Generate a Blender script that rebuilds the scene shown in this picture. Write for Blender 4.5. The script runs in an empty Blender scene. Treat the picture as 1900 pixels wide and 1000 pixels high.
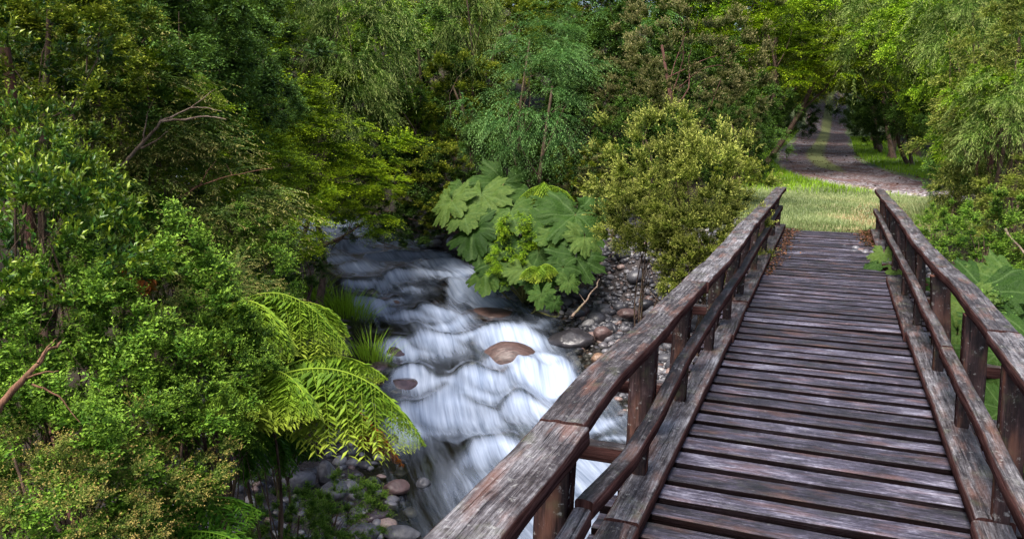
import bpy, math, random
import numpy as np
from mathutils import Vector, Matrix

# ------------------------------------------------------------------ camera, sky, sun, exposure
scene = bpy.context.scene
COL = scene.collection
F_PX, HY, VX, CAM_H = 1480.0, 232.0, 1548.0, 2.0
PITCH = math.atan((500 - HY) / F_PX)
YAW = math.atan((VX - 950) / (F_PX * math.cos(PITCH) + (500 - HY) * math.sin(PITCH)))
cam_d = bpy.data.cameras.new('camera')
cam_d.sensor_width = 36
cam_d.lens = 36 * F_PX / 1900
cam_d.clip_start = 0.05
cam_d.clip_end = 2000
cam = bpy.data.objects.new('camera', cam_d)
COL.objects.link(cam)
cam.location = (0, 0, CAM_H)
cam.rotation_euler = (math.pi / 2 - PITCH, 0, YAW)
scene.camera = cam

SUN_EL, SUN_AZ = math.radians(63), math.radians(196)      # compass azimuth, clockwise from +Y
w = bpy.data.worlds.new('World')
scene.world = w
w.use_nodes = True
nt = w.node_tree
sky = nt.nodes.new('ShaderNodeTexSky')
sky.sky_type = 'NISHITA'
sky.sun_disc = False
sky.sun_elevation = SUN_EL
sky.sun_rotation = SUN_AZ
sky.air_density = 1.0
sky.dust_density = 4.0
bg = nt.nodes['Background']
bg.inputs['Strength'].default_value = 0.052
nt.links.new(sky.outputs[0], bg.inputs[0])
sl = bpy.data.lights.new('sun', 'SUN')
sl.energy = 1.5
sl.angle = math.radians(32)
sl.color = (1.0, 0.96, 0.9)
sun = bpy.data.objects.new('sun', sl)
COL.objects.link(sun)
sdir = Vector((math.sin(SUN_AZ) * math.cos(SUN_EL), math.cos(SUN_AZ) * math.cos(SUN_EL), math.sin(SUN_EL)))
sun.rotation_euler = sdir.to_track_quat('Z', 'Y').to_euler()
sun.location = sdir * 60
scene.view_settings.view_transform = 'Standard'
scene.view_settings.look = 'None'
scene.view_settings.exposure = 2.42
scene.view_settings.gamma = 1.0
try:
    scene.cycles.max_bounces = 5
    scene.cycles.diffuse_bounces = 2
    scene.cycles.transparent_max_bounces = 6
except Exception:
    pass

# ------------------------------------------------------------------ helpers
_fw = np.array([-math.sin(YAW) * math.cos(PITCH), math.cos(YAW) * math.cos(PITCH), -math.sin(PITCH)])
_rt = np.array([math.cos(YAW), math.sin(YAW), 0.0])
_up = np.cross(_rt, _fw)


def ray(px, py):
    return _rt * (px - 950) / F_PX + _up * (500 - py) / F_PX + _fw


def at(px, py, D):
    """world point seen at photo pixel px, py at horizontal distance D"""
    d = ray(px, py)
    t = D / math.hypot(d[0], d[1])
    return np.array([0, 0, CAM_H]) + d * t


def atz(px, py, z):
    d = ray(px, py)
    return np.array([0, 0, CAM_H]) + d * ((z - CAM_H) / d[2])


def R(a):
    return math.radians(a)


def tag(o, label=None, cat=None, group=None, kind=None):
    if label:
        o['label'] = label
    if cat:
        o['category'] = cat
    if group:
        o['group'] = group
    if kind:
        o['kind'] = kind
    return o


def empty(name, loc, rz=0.0):
    o = bpy.data.objects.new(name, None)
    o.empty_display_size = 0.2
    o.location = tuple(float(v) for v in loc)
    o.rotation_euler = (0, 0, rz)
    COL.objects.link(o)
    return o


def link(name, me, parent=None, loc=None, rot=None, scl=None):
    o = bpy.data.objects.new(name, me)
    COL.objects.link(o)
    if parent is not None:
        o.parent = parent
    if loc is not None:
        o.location = tuple(float(v) for v in loc)
    if rot is not None:
        o.rotation_euler = tuple(rot)
    if scl is not None:
        o.scale = tuple(float(v) for v in scl) if hasattr(scl, '__len__') else (scl, scl, scl)
    return o


def np_mesh(name, V, faces, mat, k=None, smooth=False, attrs=None, uv=None):
    """V (n,3); faces (m,k) int array of constant k, or list of such arrays"""
    V = np.asarray(V, dtype=np.float32)
    fl = faces if isinstance(faces, list) else [faces]
    fl = [np.asarray(f, dtype=np.int32) for f in fl if len(f)]
    me = bpy.data.meshes.new(name)
    me.vertices.add(len(V))
    me.vertices.foreach_set('co', V.ravel())
    idx = np.concatenate([f.ravel() for f in fl])
    tot = np.concatenate([np.full(len(f), f.shape[1], dtype=np.int32) for f in fl])
    st = np.concatenate([[0], np.cumsum(tot)[:-1]]).astype(np.int32)
    me.loops.add(len(idx))
    me.loops.foreach_set('vertex_index', idx)
    me.polygons.add(len(tot))
    me.polygons.foreach_set('loop_start', st)
    me.polygons.foreach_set('loop_total', tot)
    me.update(calc_edges=True)
    if attrs:
        for an, av in attrs.items():
            av = np.asarray(av, dtype=np.float32)
            if av.ndim == 1:
                a = me.attributes.new(an, 'FLOAT', 'POINT')
                a.data.foreach_set('value', av)
            else:
                a = me.attributes.new(an, 'FLOAT_COLOR', 'POINT')
                if av.shape[1] == 3:
                    av = np.concatenate([av, np.ones((len(av), 1), np.float32)], 1)
                a.data.foreach_set('color', av.ravel())
    if uv is not None:                                    # per-vertex uv
        ul = me.uv_layers.new(name='UVMap')
        ul.data.foreach_set('uv', np.asarray(uv, np.float32)[idx].ravel())
    if smooth:
        me.polygons.foreach_set('use_smooth', np.ones(len(tot), bool))
    mats = mat if isinstance(mat, (list, tuple)) else [mat]
    for m in mats:
        me.materials.append(m)
    me.validate(verbose=False)
    return me


# value noise (numpy), 3-D
def _hash(i, j, k, s):
    h = (i * 374761393 + j * 668265263 + k * 2147483647 + s * 1274126177) & 0xffffffff
    h = ((h ^ (h >> 13)) * 1274126177) & 0xffffffff
    h = h ^ (h >> 16)
    return (h & 0xffffff) / float(0xffffff)


def vnoise(x, y, z=0.0, seed=0):
    x, y, z = np.broadcast_arrays(np.asarray(x, float), np.asarray(y, float), np.asarray(z, float))
    i, j, k = np.floor(x).astype(np.int64), np.floor(y).astype(np.int64), np.floor(z).astype(np.int64)
    u, v, t = x - i, y - j, z - k
    u = u * u * (3 - 2 * u)
    v = v * v * (3 - 2 * v)
    t = t * t * (3 - 2 * t)
    r = 0
    for a in (0, 1):
        for b in (0, 1):
            for c in (0, 1):
                wgt = (u if a else 1 - u) * (v if b else 1 - v) * (t if c else 1 - t)
                r = r + wgt * _hash(i + a, j + b, k + c, seed)
    return r * 2 - 1


def fbm(x, y, z=0.0, seed=0, oct=3):
    r, a, f = 0, 1.0, 1.0
    for o in range(oct):
        r = r + a * vnoise(np.asarray(x) * f, np.asarray(y) * f, np.asarray(z) * f, seed + o * 17)
        a *= 0.5
        f *= 2.03
    return r / 1.75


def sstep(a, b, x):
    t = np.clip((x - a) / (b - a), 0, 1)
    return t * t * (3 - 2 * t)


# ------------------------------------------------------------------ node material helper
class NM:
    def __init__(self, name):
        self.m = bpy.data.materials.new(name)
        self.m.use_nodes = True
        self.t = self.m.node_tree
        self.p = self.t.nodes['Principled BSDF']
        self.out = self.t.nodes['Material Output']

    def n(self, typ, **kw):
        nd = self.t.nodes.new(typ)
        ins = kw.pop('ins', {})
        for a, b in kw.items():
            setattr(nd, a, b)
        for a, b in ins.items():
            self.set(nd.inputs[a], b)
        return nd

    def set(self, sock, v):
        if isinstance(v, bpy.types.NodeSocket):
            self.t.links.new(v, sock)
        elif isinstance(v, bpy.types.Node):
            self.t.links.new(v.outputs[0], sock)
        else:
            if hasattr(v, '__len__') and len(v) == 3 and sock.type == 'RGBA':
                v = (*v, 1)
            sock.default_value = v

    def ramp(self, fac, stops, interp='LINEAR'):
        nd = self.n('ShaderNodeValToRGB')
        e = nd.color_ramp.elements
        nd.color_ramp.interpolation = interp
        while len(e) < len(stops):
            e.new(0.5)
        for el, (p, c) in zip(e, stops):
            el.position = p
            el.color = (*c, 1) if len(c) == 3 else c
        self.set(nd.inputs[0], fac)
        return nd.outputs[0]

    def mix(self, fac, a, b, mode='MIX'):
        nd = self.n('ShaderNodeMix', data_type='RGBA', blend_type=mode)
        self.set(nd.inputs[0], fac)
        self.set(nd.inputs[6], a)
        self.set(nd.inputs[7], b)
        return nd.outputs[2]

    def math(self, op, a, b=0.0, c=0.0, clamp=False):
        nd = self.n('ShaderNodeMath', operation=op, use_clamp=clamp)
        self.set(nd.inputs[0], a)
        self.set(nd.inputs[1], b)
        self.set(nd.inputs[2], c)
        return nd.outputs[0]

    def noise(self, vec, scale, detail=3, rough=0.55, dist=0.0):
        nd = self.n('ShaderNodeTexNoise', ins={'Scale': scale, 'Detail': detail, 'Roughness': rough, 'Distortion': dist})
        if vec is not None:
            self.set(nd.inputs['Vector'], vec)
        return nd.outputs[0]

    def mapping(self, vec, scale=(1, 1, 1), loc=(0, 0, 0)):
        nd = self.n('ShaderNodeMapping')
        self.set(nd.inputs['Vector'], vec)
        nd.inputs['Scale'].default_value = scale
        nd.inputs['Location'].default_value = loc
        return nd.outputs[0]

    def bump(self, h, strength=0.5, dist=0.01):
        nd = self.n('ShaderNodeBump')
        nd.inputs['Strength'].default_value = strength
        nd.inputs['Distance'].default_value = dist
        self.set(nd.inputs['Height'], h)
        self.t.links.new(nd.outputs[0], self.p.inputs['Normal'])
        return nd.outputs[0]

    def base(self, c, rough=0.7, spec=0.3):
        self.set(self.p.inputs['Base Color'], c)
        self.set(self.p.inputs['Roughness'], rough)
        self.set(self.p.inputs['Specular IOR Level'], spec)
        return self.m


def wood_mat(name, stops, lichen=0.3, bright=1.0, warm=0.3, sidec=None):
    M = NM(name)
    uv = M.n('ShaderNodeUVMap').outputs[0]
    at_ = M.n('ShaderNodeAttribute', attribute_name='rnd')
    g1 = M.noise(M.mapping(uv, (2.5, 55, 1)), 1.0, 5, 0.7, 0.3)
    g2 = M.noise(M.mapping(uv, (9, 230, 1)), 1.0, 3, 0.65, 0.2)
    blot = M.noise(M.mapping(uv, (2.6, 5, 1)), 1.0, 5, 0.7, 0.4)
    spk = M.noise(M.mapping(uv, (40, 60, 1)), 1.0, 2, 0.6)
    f = M.math('MULTIPLY_ADD', g1, 0.50, M.math('MULTIPLY', g2, 0.34))
    f = M.math('ADD', f, M.math('MULTIPLY', M.math('SUBTRACT', blot, 0.47), 0.62))
    f = M.math('ADD', f, M.math('MULTIPLY', M.math('SUBTRACT', spk, 0.5), 0.18))
    f = M.math('ADD', f, M.math('MULTIPLY', M.math('SUBTRACT', at_.outputs['Fac'], 0.5), 0.13))
    c = M.ramp(f, stops)
    crack = M.noise(M.mapping(uv, (1.8, 75, 1), (3, 11, 0)), 1.0, 2, 0.5, 0.2)
    c = M.mix(M.ramp(crack, [(0.30, (0.85,) * 3), (0.38, (0, 0, 0))]), c, (0.006, 0.004, 0.005))
    wn = M.noise(M.mapping(uv, (2.2, 9, 1), (7, 3, 0)), 1.0, 3, 0.6)
    c = M.mix(M.ramp(wn, [(0.52, (0, 0, 0)), (0.68, (warm,) * 3)]), c, (0.19, 0.085, 0.055))
    obj = M.n('ShaderNodeTexCoord').outputs['Object']
    ln = M.noise(obj, 26, 4, 0.65)
    c = M.mix(M.ramp(ln, [(0.60, (0, 0, 0)), (0.70, (lichen,) * 3)]), c, (0.46, 0.46, 0.44))
    mn = M.noise(obj, 6, 4, 0.6)
    c = M.mix(M.ramp(mn, [(0.56, (0, 0, 0)), (0.74, (lichen * 0.8,) * 3)]), c, (0.13, 0.15, 0.07))
    if sidec:                                              # upper faces bleached, flanks brown; deck flanks near black, gap shade put into colour
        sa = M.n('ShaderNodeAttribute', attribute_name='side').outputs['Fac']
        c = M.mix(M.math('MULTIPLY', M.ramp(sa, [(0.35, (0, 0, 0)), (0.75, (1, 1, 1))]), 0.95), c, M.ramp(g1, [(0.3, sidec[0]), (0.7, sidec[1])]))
    hgt = M.math('MULTIPLY_ADD', g1, 0.7, M.math('MULTIPLY', g2, 0.5))
    M.bump(M.math('ADD', hgt, M.math('MULTIPLY', M.ramp(crack, [(0.28, (0, 0, 0)), (0.38, (1, 1, 1))]), 0.8)), 0.9, 0.007)
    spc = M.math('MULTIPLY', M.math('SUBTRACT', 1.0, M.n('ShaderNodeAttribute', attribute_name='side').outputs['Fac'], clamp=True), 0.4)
    return M.base(c, M.ramp(g1, [(0.3, (0.4,) * 3), (0.7, (0.75,) * 3)]), spc)


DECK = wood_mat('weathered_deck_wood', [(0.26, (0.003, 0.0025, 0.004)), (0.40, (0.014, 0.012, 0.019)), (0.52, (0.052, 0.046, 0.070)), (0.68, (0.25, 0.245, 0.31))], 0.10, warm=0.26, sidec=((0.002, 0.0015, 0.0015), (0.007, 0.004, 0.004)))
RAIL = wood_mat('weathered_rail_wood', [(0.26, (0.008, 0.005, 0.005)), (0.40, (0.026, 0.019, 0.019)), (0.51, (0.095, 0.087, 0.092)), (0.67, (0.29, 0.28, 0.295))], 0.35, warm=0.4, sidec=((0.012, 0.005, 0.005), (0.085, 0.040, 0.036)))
POST = wood_mat('dark_post_wood', [(0.26, (0.004, 0.002, 0.002)), (0.42, (0.018, 0.009, 0.009)), (0.56, (0.05, 0.026, 0.026)), (0.72, (0.13, 0.09, 0.09))], 0.5, warm=0.5)


def leaf_mat(name, dark, mid, light, tip=None, rough=0.55, trans=0.15, spec=0.14):
    """colour varies by leaf (R), by spray (G) and towards the young tips (B)"""
    def rich(c, g=1.0):
        if c is None:
            return None
        m_ = sum(c) / 3
        return tuple(max(0.002, (m_ + (v_ - m_) * 1.2) * g * k_) for v_, k_ in zip(c, (1.12, 1.0, 0.75)))
    dark, mid, light, tip = rich(dark, 0.45), rich(mid, 0.95), rich(light, 1.45), rich(tip, 1.5)
    M = NM(name)
    a = M.n('ShaderNodeAttribute', attribute_name='tint')
    sep = M.n('ShaderNodeSeparateColor')
    M.set(sep.inputs[0], a.outputs['Color'])
    oi = M.n('ShaderNodeObjectInfo')
    f = M.math('MULTIPLY_ADD', sep.outputs[0], 0.42, M.math('MULTIPLY', sep.outputs[1], 0.5))
    f = M.math('ADD', f, M.math('MULTIPLY', M.math('SUBTRACT', oi.outputs['Random'], 0.5), 0.2))
    c = M.ramp(f, [(0.12, dark), (0.50, mid), (0.92, light)])
    if tip:
        c = M.mix(M.math('MULTIPLY', M.math('POWER', sep.outputs[2], 3.0), 0.8), c, tip)
    M.base(c, rough, spec)
    tr = M.n('ShaderNodeBsdfTranslucent')
    M.set(tr.inputs[0], M.mix(0.5, c, (0.16, 0.26, 0.02)))
    mx = M.n('ShaderNodeMixShader')
    mx.inputs[0].default_value = trans
    M.t.links.new(M.p.outputs[0], mx.inputs[1])
    M.t.links.new(tr.outputs[0], mx.inputs[2])
    M.t.links.new(mx.outputs[0], M.out.inputs[0])
    return M.m


def bark_mat(name, a, b, moss=0.3):
    M = NM(name)
    o = M.n('ShaderNodeTexCoord').outputs['Object']
    n1 = M.noise(M.mapping(o, (14, 14, 3)), 1.5, 5, 0.65)
    n2 = M.noise(o, 5, 4, 0.6)
    c = M.ramp(n1, [(0.35, a), (0.65, b)])
    c = M.mix(M.ramp(n2, [(0.5, (0, 0, 0)), (0.68, (moss,) * 3)]), c, (0.10, 0.13, 0.03))
    M.bump(n1, 0.8, 0.02)
    return M.base(c, 0.85, 0.2)


BARK = bark_mat('brown_bark', (0.03, 0.018, 0.012), (0.14, 0.09, 0.065))
REDBARK = bark_mat('red_bark', (0.05, 0.022, 0.016), (0.16, 0.075, 0.06), 0.2)
DEAD = bark_mat('bleached_dead_wood', (0.09, 0.055, 0.04), (0.24, 0.18, 0.14), 0.35)
BROWNDEAD = bark_mat('brown_dead_wood', (0.07, 0.03, 0.018), (0.20, 0.10, 0.06), 0.1)
MOSS = bark_mat('mossy_wood', (0.10, 0.13, 0.02), (0.26, 0.32, 0.05), 0.5)

# ------------------------------------------------------------------ terrain function
CL = np.array([  # stream centreline going downstream: x, y, water z, halfwidth
    (-34, 33, 0.9, 1.8), (-24, 26.0, 0.2, 1.8), (-17.5, 21.5, -0.45, 1.8), (-12.6, 18.3, -0.90, 1.75), (-10.6, 17.0, -1.10, 1.75), (-8.7, 15.6, -1.27, 1.8),
    (-7.3, 14.3, -1.48, 1.95), (-6.1, 13.0, -1.66, 1.95), (-5.15, 11.7, -1.82, 1.85), (-4.25, 10.2, -1.98, 1.8),
    (-3.2, 8.7, -2.06, 1.95), (-1.8, 7.2, -2.12, 2.1), (0.5, 5.6, -2.2, 2.1), (4, 4.0, -2.3, 2.1), (10, 2, -2.5, 2.2), (24, -3, -3.0, 2.5)], float)


def _dens(P, step):
    """smooth (Catmull-Rom) resampling at about step metres"""
    out = []
    n = len(P)
    for i in range(n - 1):
        p0, p1, p2, p3 = P[max(i - 1, 0)], P[i], P[i + 1], P[min(i + 2, n - 1)]
        m = max(2, int(np.linalg.norm((p2 - p1)[:2]) / step))
        for t in np.arange(m) / m:
            out.append(0.5 * ((2 * p1) + (-p0 + p2) * t + (2 * p0 - 5 * p1 + 4 * p2 - p3) * t * t + (-p0 + 3 * p1 - 3 * p2 + p3) * t ** 3))
    out.append(P[-1])
    return np.array(out)


CD = _dens(CL, 0.12)
CT = np.gradient(CD[:, :2], axis=0)
CT /= np.linalg.norm(CT, axis=1)[:, None]
CS = np.concatenate([[0], np.cumsum(np.linalg.norm(np.diff(CD[:, :2], axis=0), axis=1))])


def stream_coords(x, y):
    """signed lateral distance (+ = gravel bank side), arc length, water z, halfwidth"""
    x = np.asarray(x, float)
    sh = x.shape
    P = np.stack([x.ravel(), np.asarray(y, float).ravel()], 1)
    k = np.empty(len(P), int)
    for i in range(0, len(P), 20000):
        q = P[i:i + 20000]
        d2 = (q[:, None, 0] - CD[None, ::3, 0]) ** 2 + (q[:, None, 1] - CD[None, ::3, 1]) ** 2
        k[i:i + 20000] = d2.argmin(1) * 3
    k = np.clip(k, 0, len(CD) - 1)
    dv = P - CD[k, :2]
    al = (dv * CT[k]).sum(1)
    d = dv[:, 0] * (-CT[k, 1]) + dv[:, 1] * CT[k, 0]
    r = np.hypot(d, np.where((k == 0) | (k >= len(CD) - 3), al, 0))
    d = np.where(d < 0, -r, r)
    return d.reshape(sh), CS[k].reshape(sh), CD[k, 2].reshape(sh), CD[k, 3].reshape(sh)


def ground_z(x, y):
    x = np.asarray(x, float)
    y = np.asarray(y, float)
    d, s, zw, hw = stream_coords(x, y)
    r = np.hypot(x, y)
    # plateau far side: level by the bridge end, rising with the track, hill to the left
    pf = 0.02 * np.clip(y - 18, 0, 62) + 0.094 * np.clip(y - 80, 0, 50) + 0.03 * np.clip(y - 130, 0, 400)
    hill = np.clip(-x - 5.0 + 0.10 * (y - 20), 0, 200)
    pf = pf + 0.42 * hill * sstep(0, 6, hill) * (1 - 0.4 * sstep(20, 60, hill)) + 0.05 * np.clip(x - 12, 0, 100)
    pf = pf - 0.9 * sstep(2.5, 5.5, x) * (1 - sstep(16, 22, y)) - 0.5 * sstep(-1.5, -4, x) * (1 - sstep(14, 19, y))
    # near side
    hn = np.clip(-x - 3.0 - 0.25 * y, 0, 200)
    pn = -0.12 + 0.16 * hn - 0.8 * sstep(-1.0, -2.6, x) * sstep(1.0, 4.0, y) + 0.1 * np.clip(x - 6, 0, 100)
    pl = np.where(d > 0, pf, pn)
    ad = np.abs(d)
    e = ad - hw
    # gravel side gentle at first, other side steep
    bf = zw - 0.05 + 0.20 * e + 0.35 * np.clip(e - 1.3, 0, 100) ** 1.2
    bn = zw - 0.04 + 0.17 * np.clip(e, -9, 0.9) + 0.85 * np.clip(e - 0.9, 0, 100)
    bn2 = zw + 0.75 * e
    nearb = sstep(16.5, 13.5, s * 0 + y)                    # pebbly foreshore only near the bridge
    bn = bn * nearb + bn2 * (1 - nearb)
    bf2 = zw + 0.7 * e
    ff = sstep(15.8, 14.4, y)
    bf = bf * ff + bf2 * (1 - ff)
    b = np.where(d > 0, bf, bn)
    bed = zw - 0.05 - 0.42 * sstep(0.0, 0.9, hw - ad)
    b = np.where(e < 0, np.minimum(bed, b), b)
    k = 0.25
    h = np.clip(0.5 + 0.5 * (pl - b) / k, 0, 1)
    z = pl * (1 - h) + b * h - k * h * (1 - h)
    amp = 0.05 + 0.25 * sstep(8, 30, np.abs(x - 1.0) + 0 * y)
    amp = amp * (1 - 0.9 * (sstep(-6, -3, x) * (1 - sstep(9, 13, x)) * sstep(15, 17, y)))
    z = z + amp * fbm(x * 0.6, y * 0.6, 0, 3)
    z = z - 0.06 * (1 - sstep(3, 5, np.abs(x))) * sstep(12, 15, y) * (1 - sstep(16.4, 17.5, y)) - 0.03 * (1 - sstep(3, 5, np.abs(x))) * sstep(12, 15, y) * (1 - sstep(17.5, 20, y))
    return z


def gz(x, y):
    return float(ground_z(np.array([x]), np.array([y]))[0])

# ------------------------------------------------------------------ ground sheet
TRK = _dens(np.array([(-1.2, 190), (-0.9, 140), (-0.7, 110), (-0.7, 85), (-0.75, 60), (-0.85, 47), (-0.7, 41), (-0.2, 35.5), (0.6, 31), (1.7, 27.6), (3.2, 25.2), (5.6, 23.9), (12, 23.0), (22, 22), (60, 20)], float), 0.4)


def track_d(x, y):
    P = np.stack([np.ravel(x), np.ravel(y)], 1).astype(float)
    r = np.empty(len(P))
    for i in range(0, len(P), 20000):
        q = P[i:i + 20000]
        r[i:i + 20000] = np.sqrt(((q[:, None, 0] - TRK[None, :, 0]) ** 2 + (q[:, None, 1] - TRK[None, :, 1]) ** 2).min(1))
    return r.reshape(np.shape(x))


def grass_zone(x, y):
    td = track_d(x, y)
    n = fbm(x * 0.5, y * 0.5, 0, 9) * 0.8
    a = sstep(16.2, 16.6, y) * sstep(-3.6, -2.6, x + n) * (1 - sstep(4.2, 5.2, x + n)) * (1 - sstep(34, 40, y))
    b = (1 - sstep(4.2, 5.2, td + n)) * sstep(17, 20, y)
    return np.maximum(a, b)


def grid_faces(nx, ny):
    i = np.arange(nx - 1)[:, None] * ny + np.arange(ny - 1)[None, :]
    i = i.ravel()
    return np.stack([i, i + ny, i + ny + 1, i + 1], 1)


N = 430
u = np.linspace(-1, 1, N)
gx = -3 + 5.55 * np.sinh(4.5 * u)
gy = 12 + 5.55 * np.sinh(4.5 * u)
X, Y = np.meshgrid(gx, gy, indexing='ij')
Z = ground_z(X, Y)
D_, S_, ZW_, HW_ = stream_coords(X, Y)
gr = grass_zone(X, Y)
peb = (1 - sstep(2.0, 3.2, np.abs(D_) - HW_)) * sstep(-14, -9, X)
Z = Z - 0.05 * (1 - sstep(1.5, 2.4, track_d(X, Y)))
GM = NM('forest_floor')
pos = GM.n('ShaderNodeNewGeometry').outputs['Position']
za = GM.n('ShaderNodeAttribute', attribute_name='zone')
zs = GM.n('ShaderNodeSeparateColor')
GM.set(zs.inputs[0], za.outputs['Color'])
n1 = GM.noise(pos, 0.9, 5, 0.6)
n2 = GM.noise(pos, 9, 5, 0.65)
n3 = GM.noise(pos, 60, 3, 0.6)
soil = GM.ramp(n2, [(0.3, (0.008, 0.006, 0.004)), (0.55, (0.03, 0.022, 0.012)), (0.75, (0.035, 0.05, 0.012))])
grs = GM.ramp(n3, [(0.3, (0.09, 0.12, 0.05)), (0.6, (0.18, 0.22, 0.11)), (0.8, (0.26, 0.28, 0.17))])
dry = GM.ramp(n3, [(0.3, (0.20, 0.15, 0.07)), (0.6, (0.36, 0.30, 0.16)), (0.8, (0.45, 0.40, 0.24))])
grs = GM.mix(GM.math('MULTIPLY', GM.ramp(n1, [(0.42, (0, 0, 0)), (0.6, (1, 1, 1))]), zs.outputs[2]), grs, dry)
pebc = GM.ramp(n3, [(0.3, (0.012, 0.011, 0.012)), (0.6, (0.06, 0.05, 0.05)), (0.8, (0.13, 0.12, 0.12))])
c = GM.mix(zs.outputs[0], soil, grs)
c = GM.mix(zs.outputs[1], c, pebc)
GM.bump(n3, 0.6, 0.02)
GM.base(c, 0.9, 0.2)
dryz = gr * (1 - sstep(21, 26, Y)) * sstep(-1.6, 0.8, X)
gme = np_mesh('ground', np.stack([X, Y, Z], -1).reshape(-1, 3), grid_faces(N, N), GM.m, smooth=True,
              attrs={'zone': np.stack([gr, peb, dryz], -1).reshape(-1, 3)})
tag(link('ground', gme), kind='structure')

# gravel track
nt_, nl = len(TRK), 17
T = np.gradient(TRK, axis=0)
T /= np.linalg.norm(T, axis=1)[:, None]
lat = np.linspace(-1, 1, nl)
hwt = 1.30 + 0.65 * sstep(26, 36, TRK[:, 1]) + 0.12 * np.sin(np.arange(nt_) * 0.13)
wob = 0.16 * fbm(np.arange(nt_)[:, None] * 0.4, lat[None, :] * 0 + np.sign(lat)[None, :] * 5, 0, 21)
PX = TRK[:, None, 0] - T[:, None, 1] * (lat[None, :] * hwt[:, None] + wob * np.abs(lat)[None, :])
PY = TRK[:, None, 1] + T[:, None, 0] * (lat[None, :] * hwt[:, None] + wob * np.abs(lat)[None, :])
PZ = ground_z(PX, PY) + 0.02 - 0.05 * np.exp(-((np.abs(lat)[None, :] - 0.5) / 0.22) ** 2) - 0.10 * (np.abs(lat)[None, :] > 0.99)
TM = NM('track_gravel')
pos = TM.n('ShaderNodeNewGeometry').outputs['Position']
la = TM.n('ShaderNodeAttribute', attribute_name='lat').outputs['Fac']
v = TM.n('ShaderNodeTexVoronoi', ins={'Scale': 16.0})
TM.set(v.inputs['Vector'], pos)
g = TM.ramp(v.outputs['Color'], [(0.2, (0.05, 0.04, 0.045)), (0.55, (0.16, 0.14, 0.15)), (0.85, (0.38, 0.35, 0.37))])
lf = TM.noise(pos, 7, 4, 0.7)
big = TM.noise(pos, 0.7, 3, 0.6)
lm = TM.math('ADD', TM.math('MULTIPLY', lf, 0.6), TM.math('MULTIPLY', big, 0.5))
g = TM.mix(TM.ramp(lm, [(0.52, (0, 0, 0)), (0.60, (0.85,) * 3)]), g, (0.11, 0.05, 0.04))
strip = TM.math('ADD', la, TM.math('MULTIPLY', TM.math('SUBTRACT', lf, 0.5), 0.35))
gg = TM.ramp(lf, [(0.3, (0.13, 0.15, 0.05)), (0.7, (0.28, 0.30, 0.12))])
g = TM.mix(TM.ramp(strip, [(0.16, (1, 1, 1)), (0.26, (0, 0, 0))]), g, gg)
g = TM.mix(TM.ramp(strip, [(0.88, (0, 0, 0)), (1.0, (0.8,) * 3)]), g, gg)
TM.bump(v.outputs['Distance'], 0.8, 0.03)
TM.base(g, 0.85, 0.3)
# the grassy middle strip fades out in the bend
latv = np.abs(lat)[None, :] + 0.3 * (1 - sstep(30, 35, TRK[:, 1]))[:, None] * (np.abs(lat)[None, :] < 0.5)
tme = np_mesh('track', np.stack([PX, PY, PZ], -1).reshape(-1, 3), grid_faces(nt_, nl), TM.m, smooth=True, attrs={'lat': latv.ravel()})
tag(link('path', tme), kind='structure')

# ------------------------------------------------------------------ the stream
s0, s1 = 8.0, CS[-1] - 8
ns = 900
sv = np.linspace(s0, s1, ns)
cx = np.interp(sv, CS, CD[:, 0])
cy = np.interp(sv, CS, CD[:, 1])
cz = np.interp(sv, CS, CD[:, 2])
chw = np.interp(sv, CS, CD[:, 3])
tx = np.interp(sv, CS, CT[:, 0])
ty = np.interp(sv, CS, CT[:, 1])
nw = 150
tv = np.linspace(-1.25, 1.25, nw)
SS, TT = np.meshgrid(sv, tv, indexing='ij')
LT = TT * chw[:, None]
WX = cx[:, None] - ty[:, None] * LT
WY = cy[:, None] + tx[:, None] * LT


def s_at(x, y):
    d, s, a, b = stream_coords(np.array([x]), np.array([y]))
    return float(s[0]), float(d[0])


rng = np.random.default_rng(5)
# lips: s position (from a photo pixel), lateral centre, lateral half-extent, drop
LIPS = []
for (px, py, z, ex, drop, bow) in [
        (625, 428, -0.93, 1.3, 0.10, .2), (650, 447, -1.0, 1.8, 0.12, .3), (720, 470, -1.1, 1.5, 0.12, .2), (660, 485, -1.15, 1.2, 0.12, .3),
        (790, 487, -1.2, 1.3, 0.13, .3), (740, 508, -1.3, 1.6, 0.15, .3), (640, 520, -1.3, 1.0, 0.12, .2),
        (850, 528, -1.4, 1.2, 0.2, .35), (900, 550, -1.5, 0.8, 0.16, .3), (700, 572, -1.55, 1.0, 0.14, .2), (800, 565, -1.5, 0.6, .14, .3),
        (950, 598, -1.65, 1.2, 0.24, .3), (780, 622, -1.72, 1.0, 0.18, .3), (720, 640, -1.75, .7, .14, .2), (1010, 640, -1.8, 0.6, 0.18, .3),
        (1030, 672, -1.85, 0.9, 0.22, -.2), (880, 690, -1.88, 0.8, 0.2, .4), (760, 690, -1.88, 0.7, 0.16, .3), (960, 740, -1.95, 1.0, 0.16, .4),
        (830, 745, -1.95, 0.8, 0.16, .3), (740, 770, -1.98, 0.6, 0.12, .3), (1040, 760, -2.0, 0.7, 0.12, .2), (900, 810, -2.02, 1.0, 0.12, .4)]:
    p = atz(px, py, z)
    s_, d_ = s_at(p[0], p[1])
    LIPS.append((s_, d_, ex, drop, bow))
LIPS = [(s_ + rng.uniform(-.08, .08), d_ + rng.uniform(-.15, .15), ex * 0.50, drop * 1.15, bow * 0.9 + 0.1) for s_, d_, ex, drop, bow in LIPS]
SLOW = s_at(*atz(920, 760, -2.0)[:2])[0]
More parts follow.
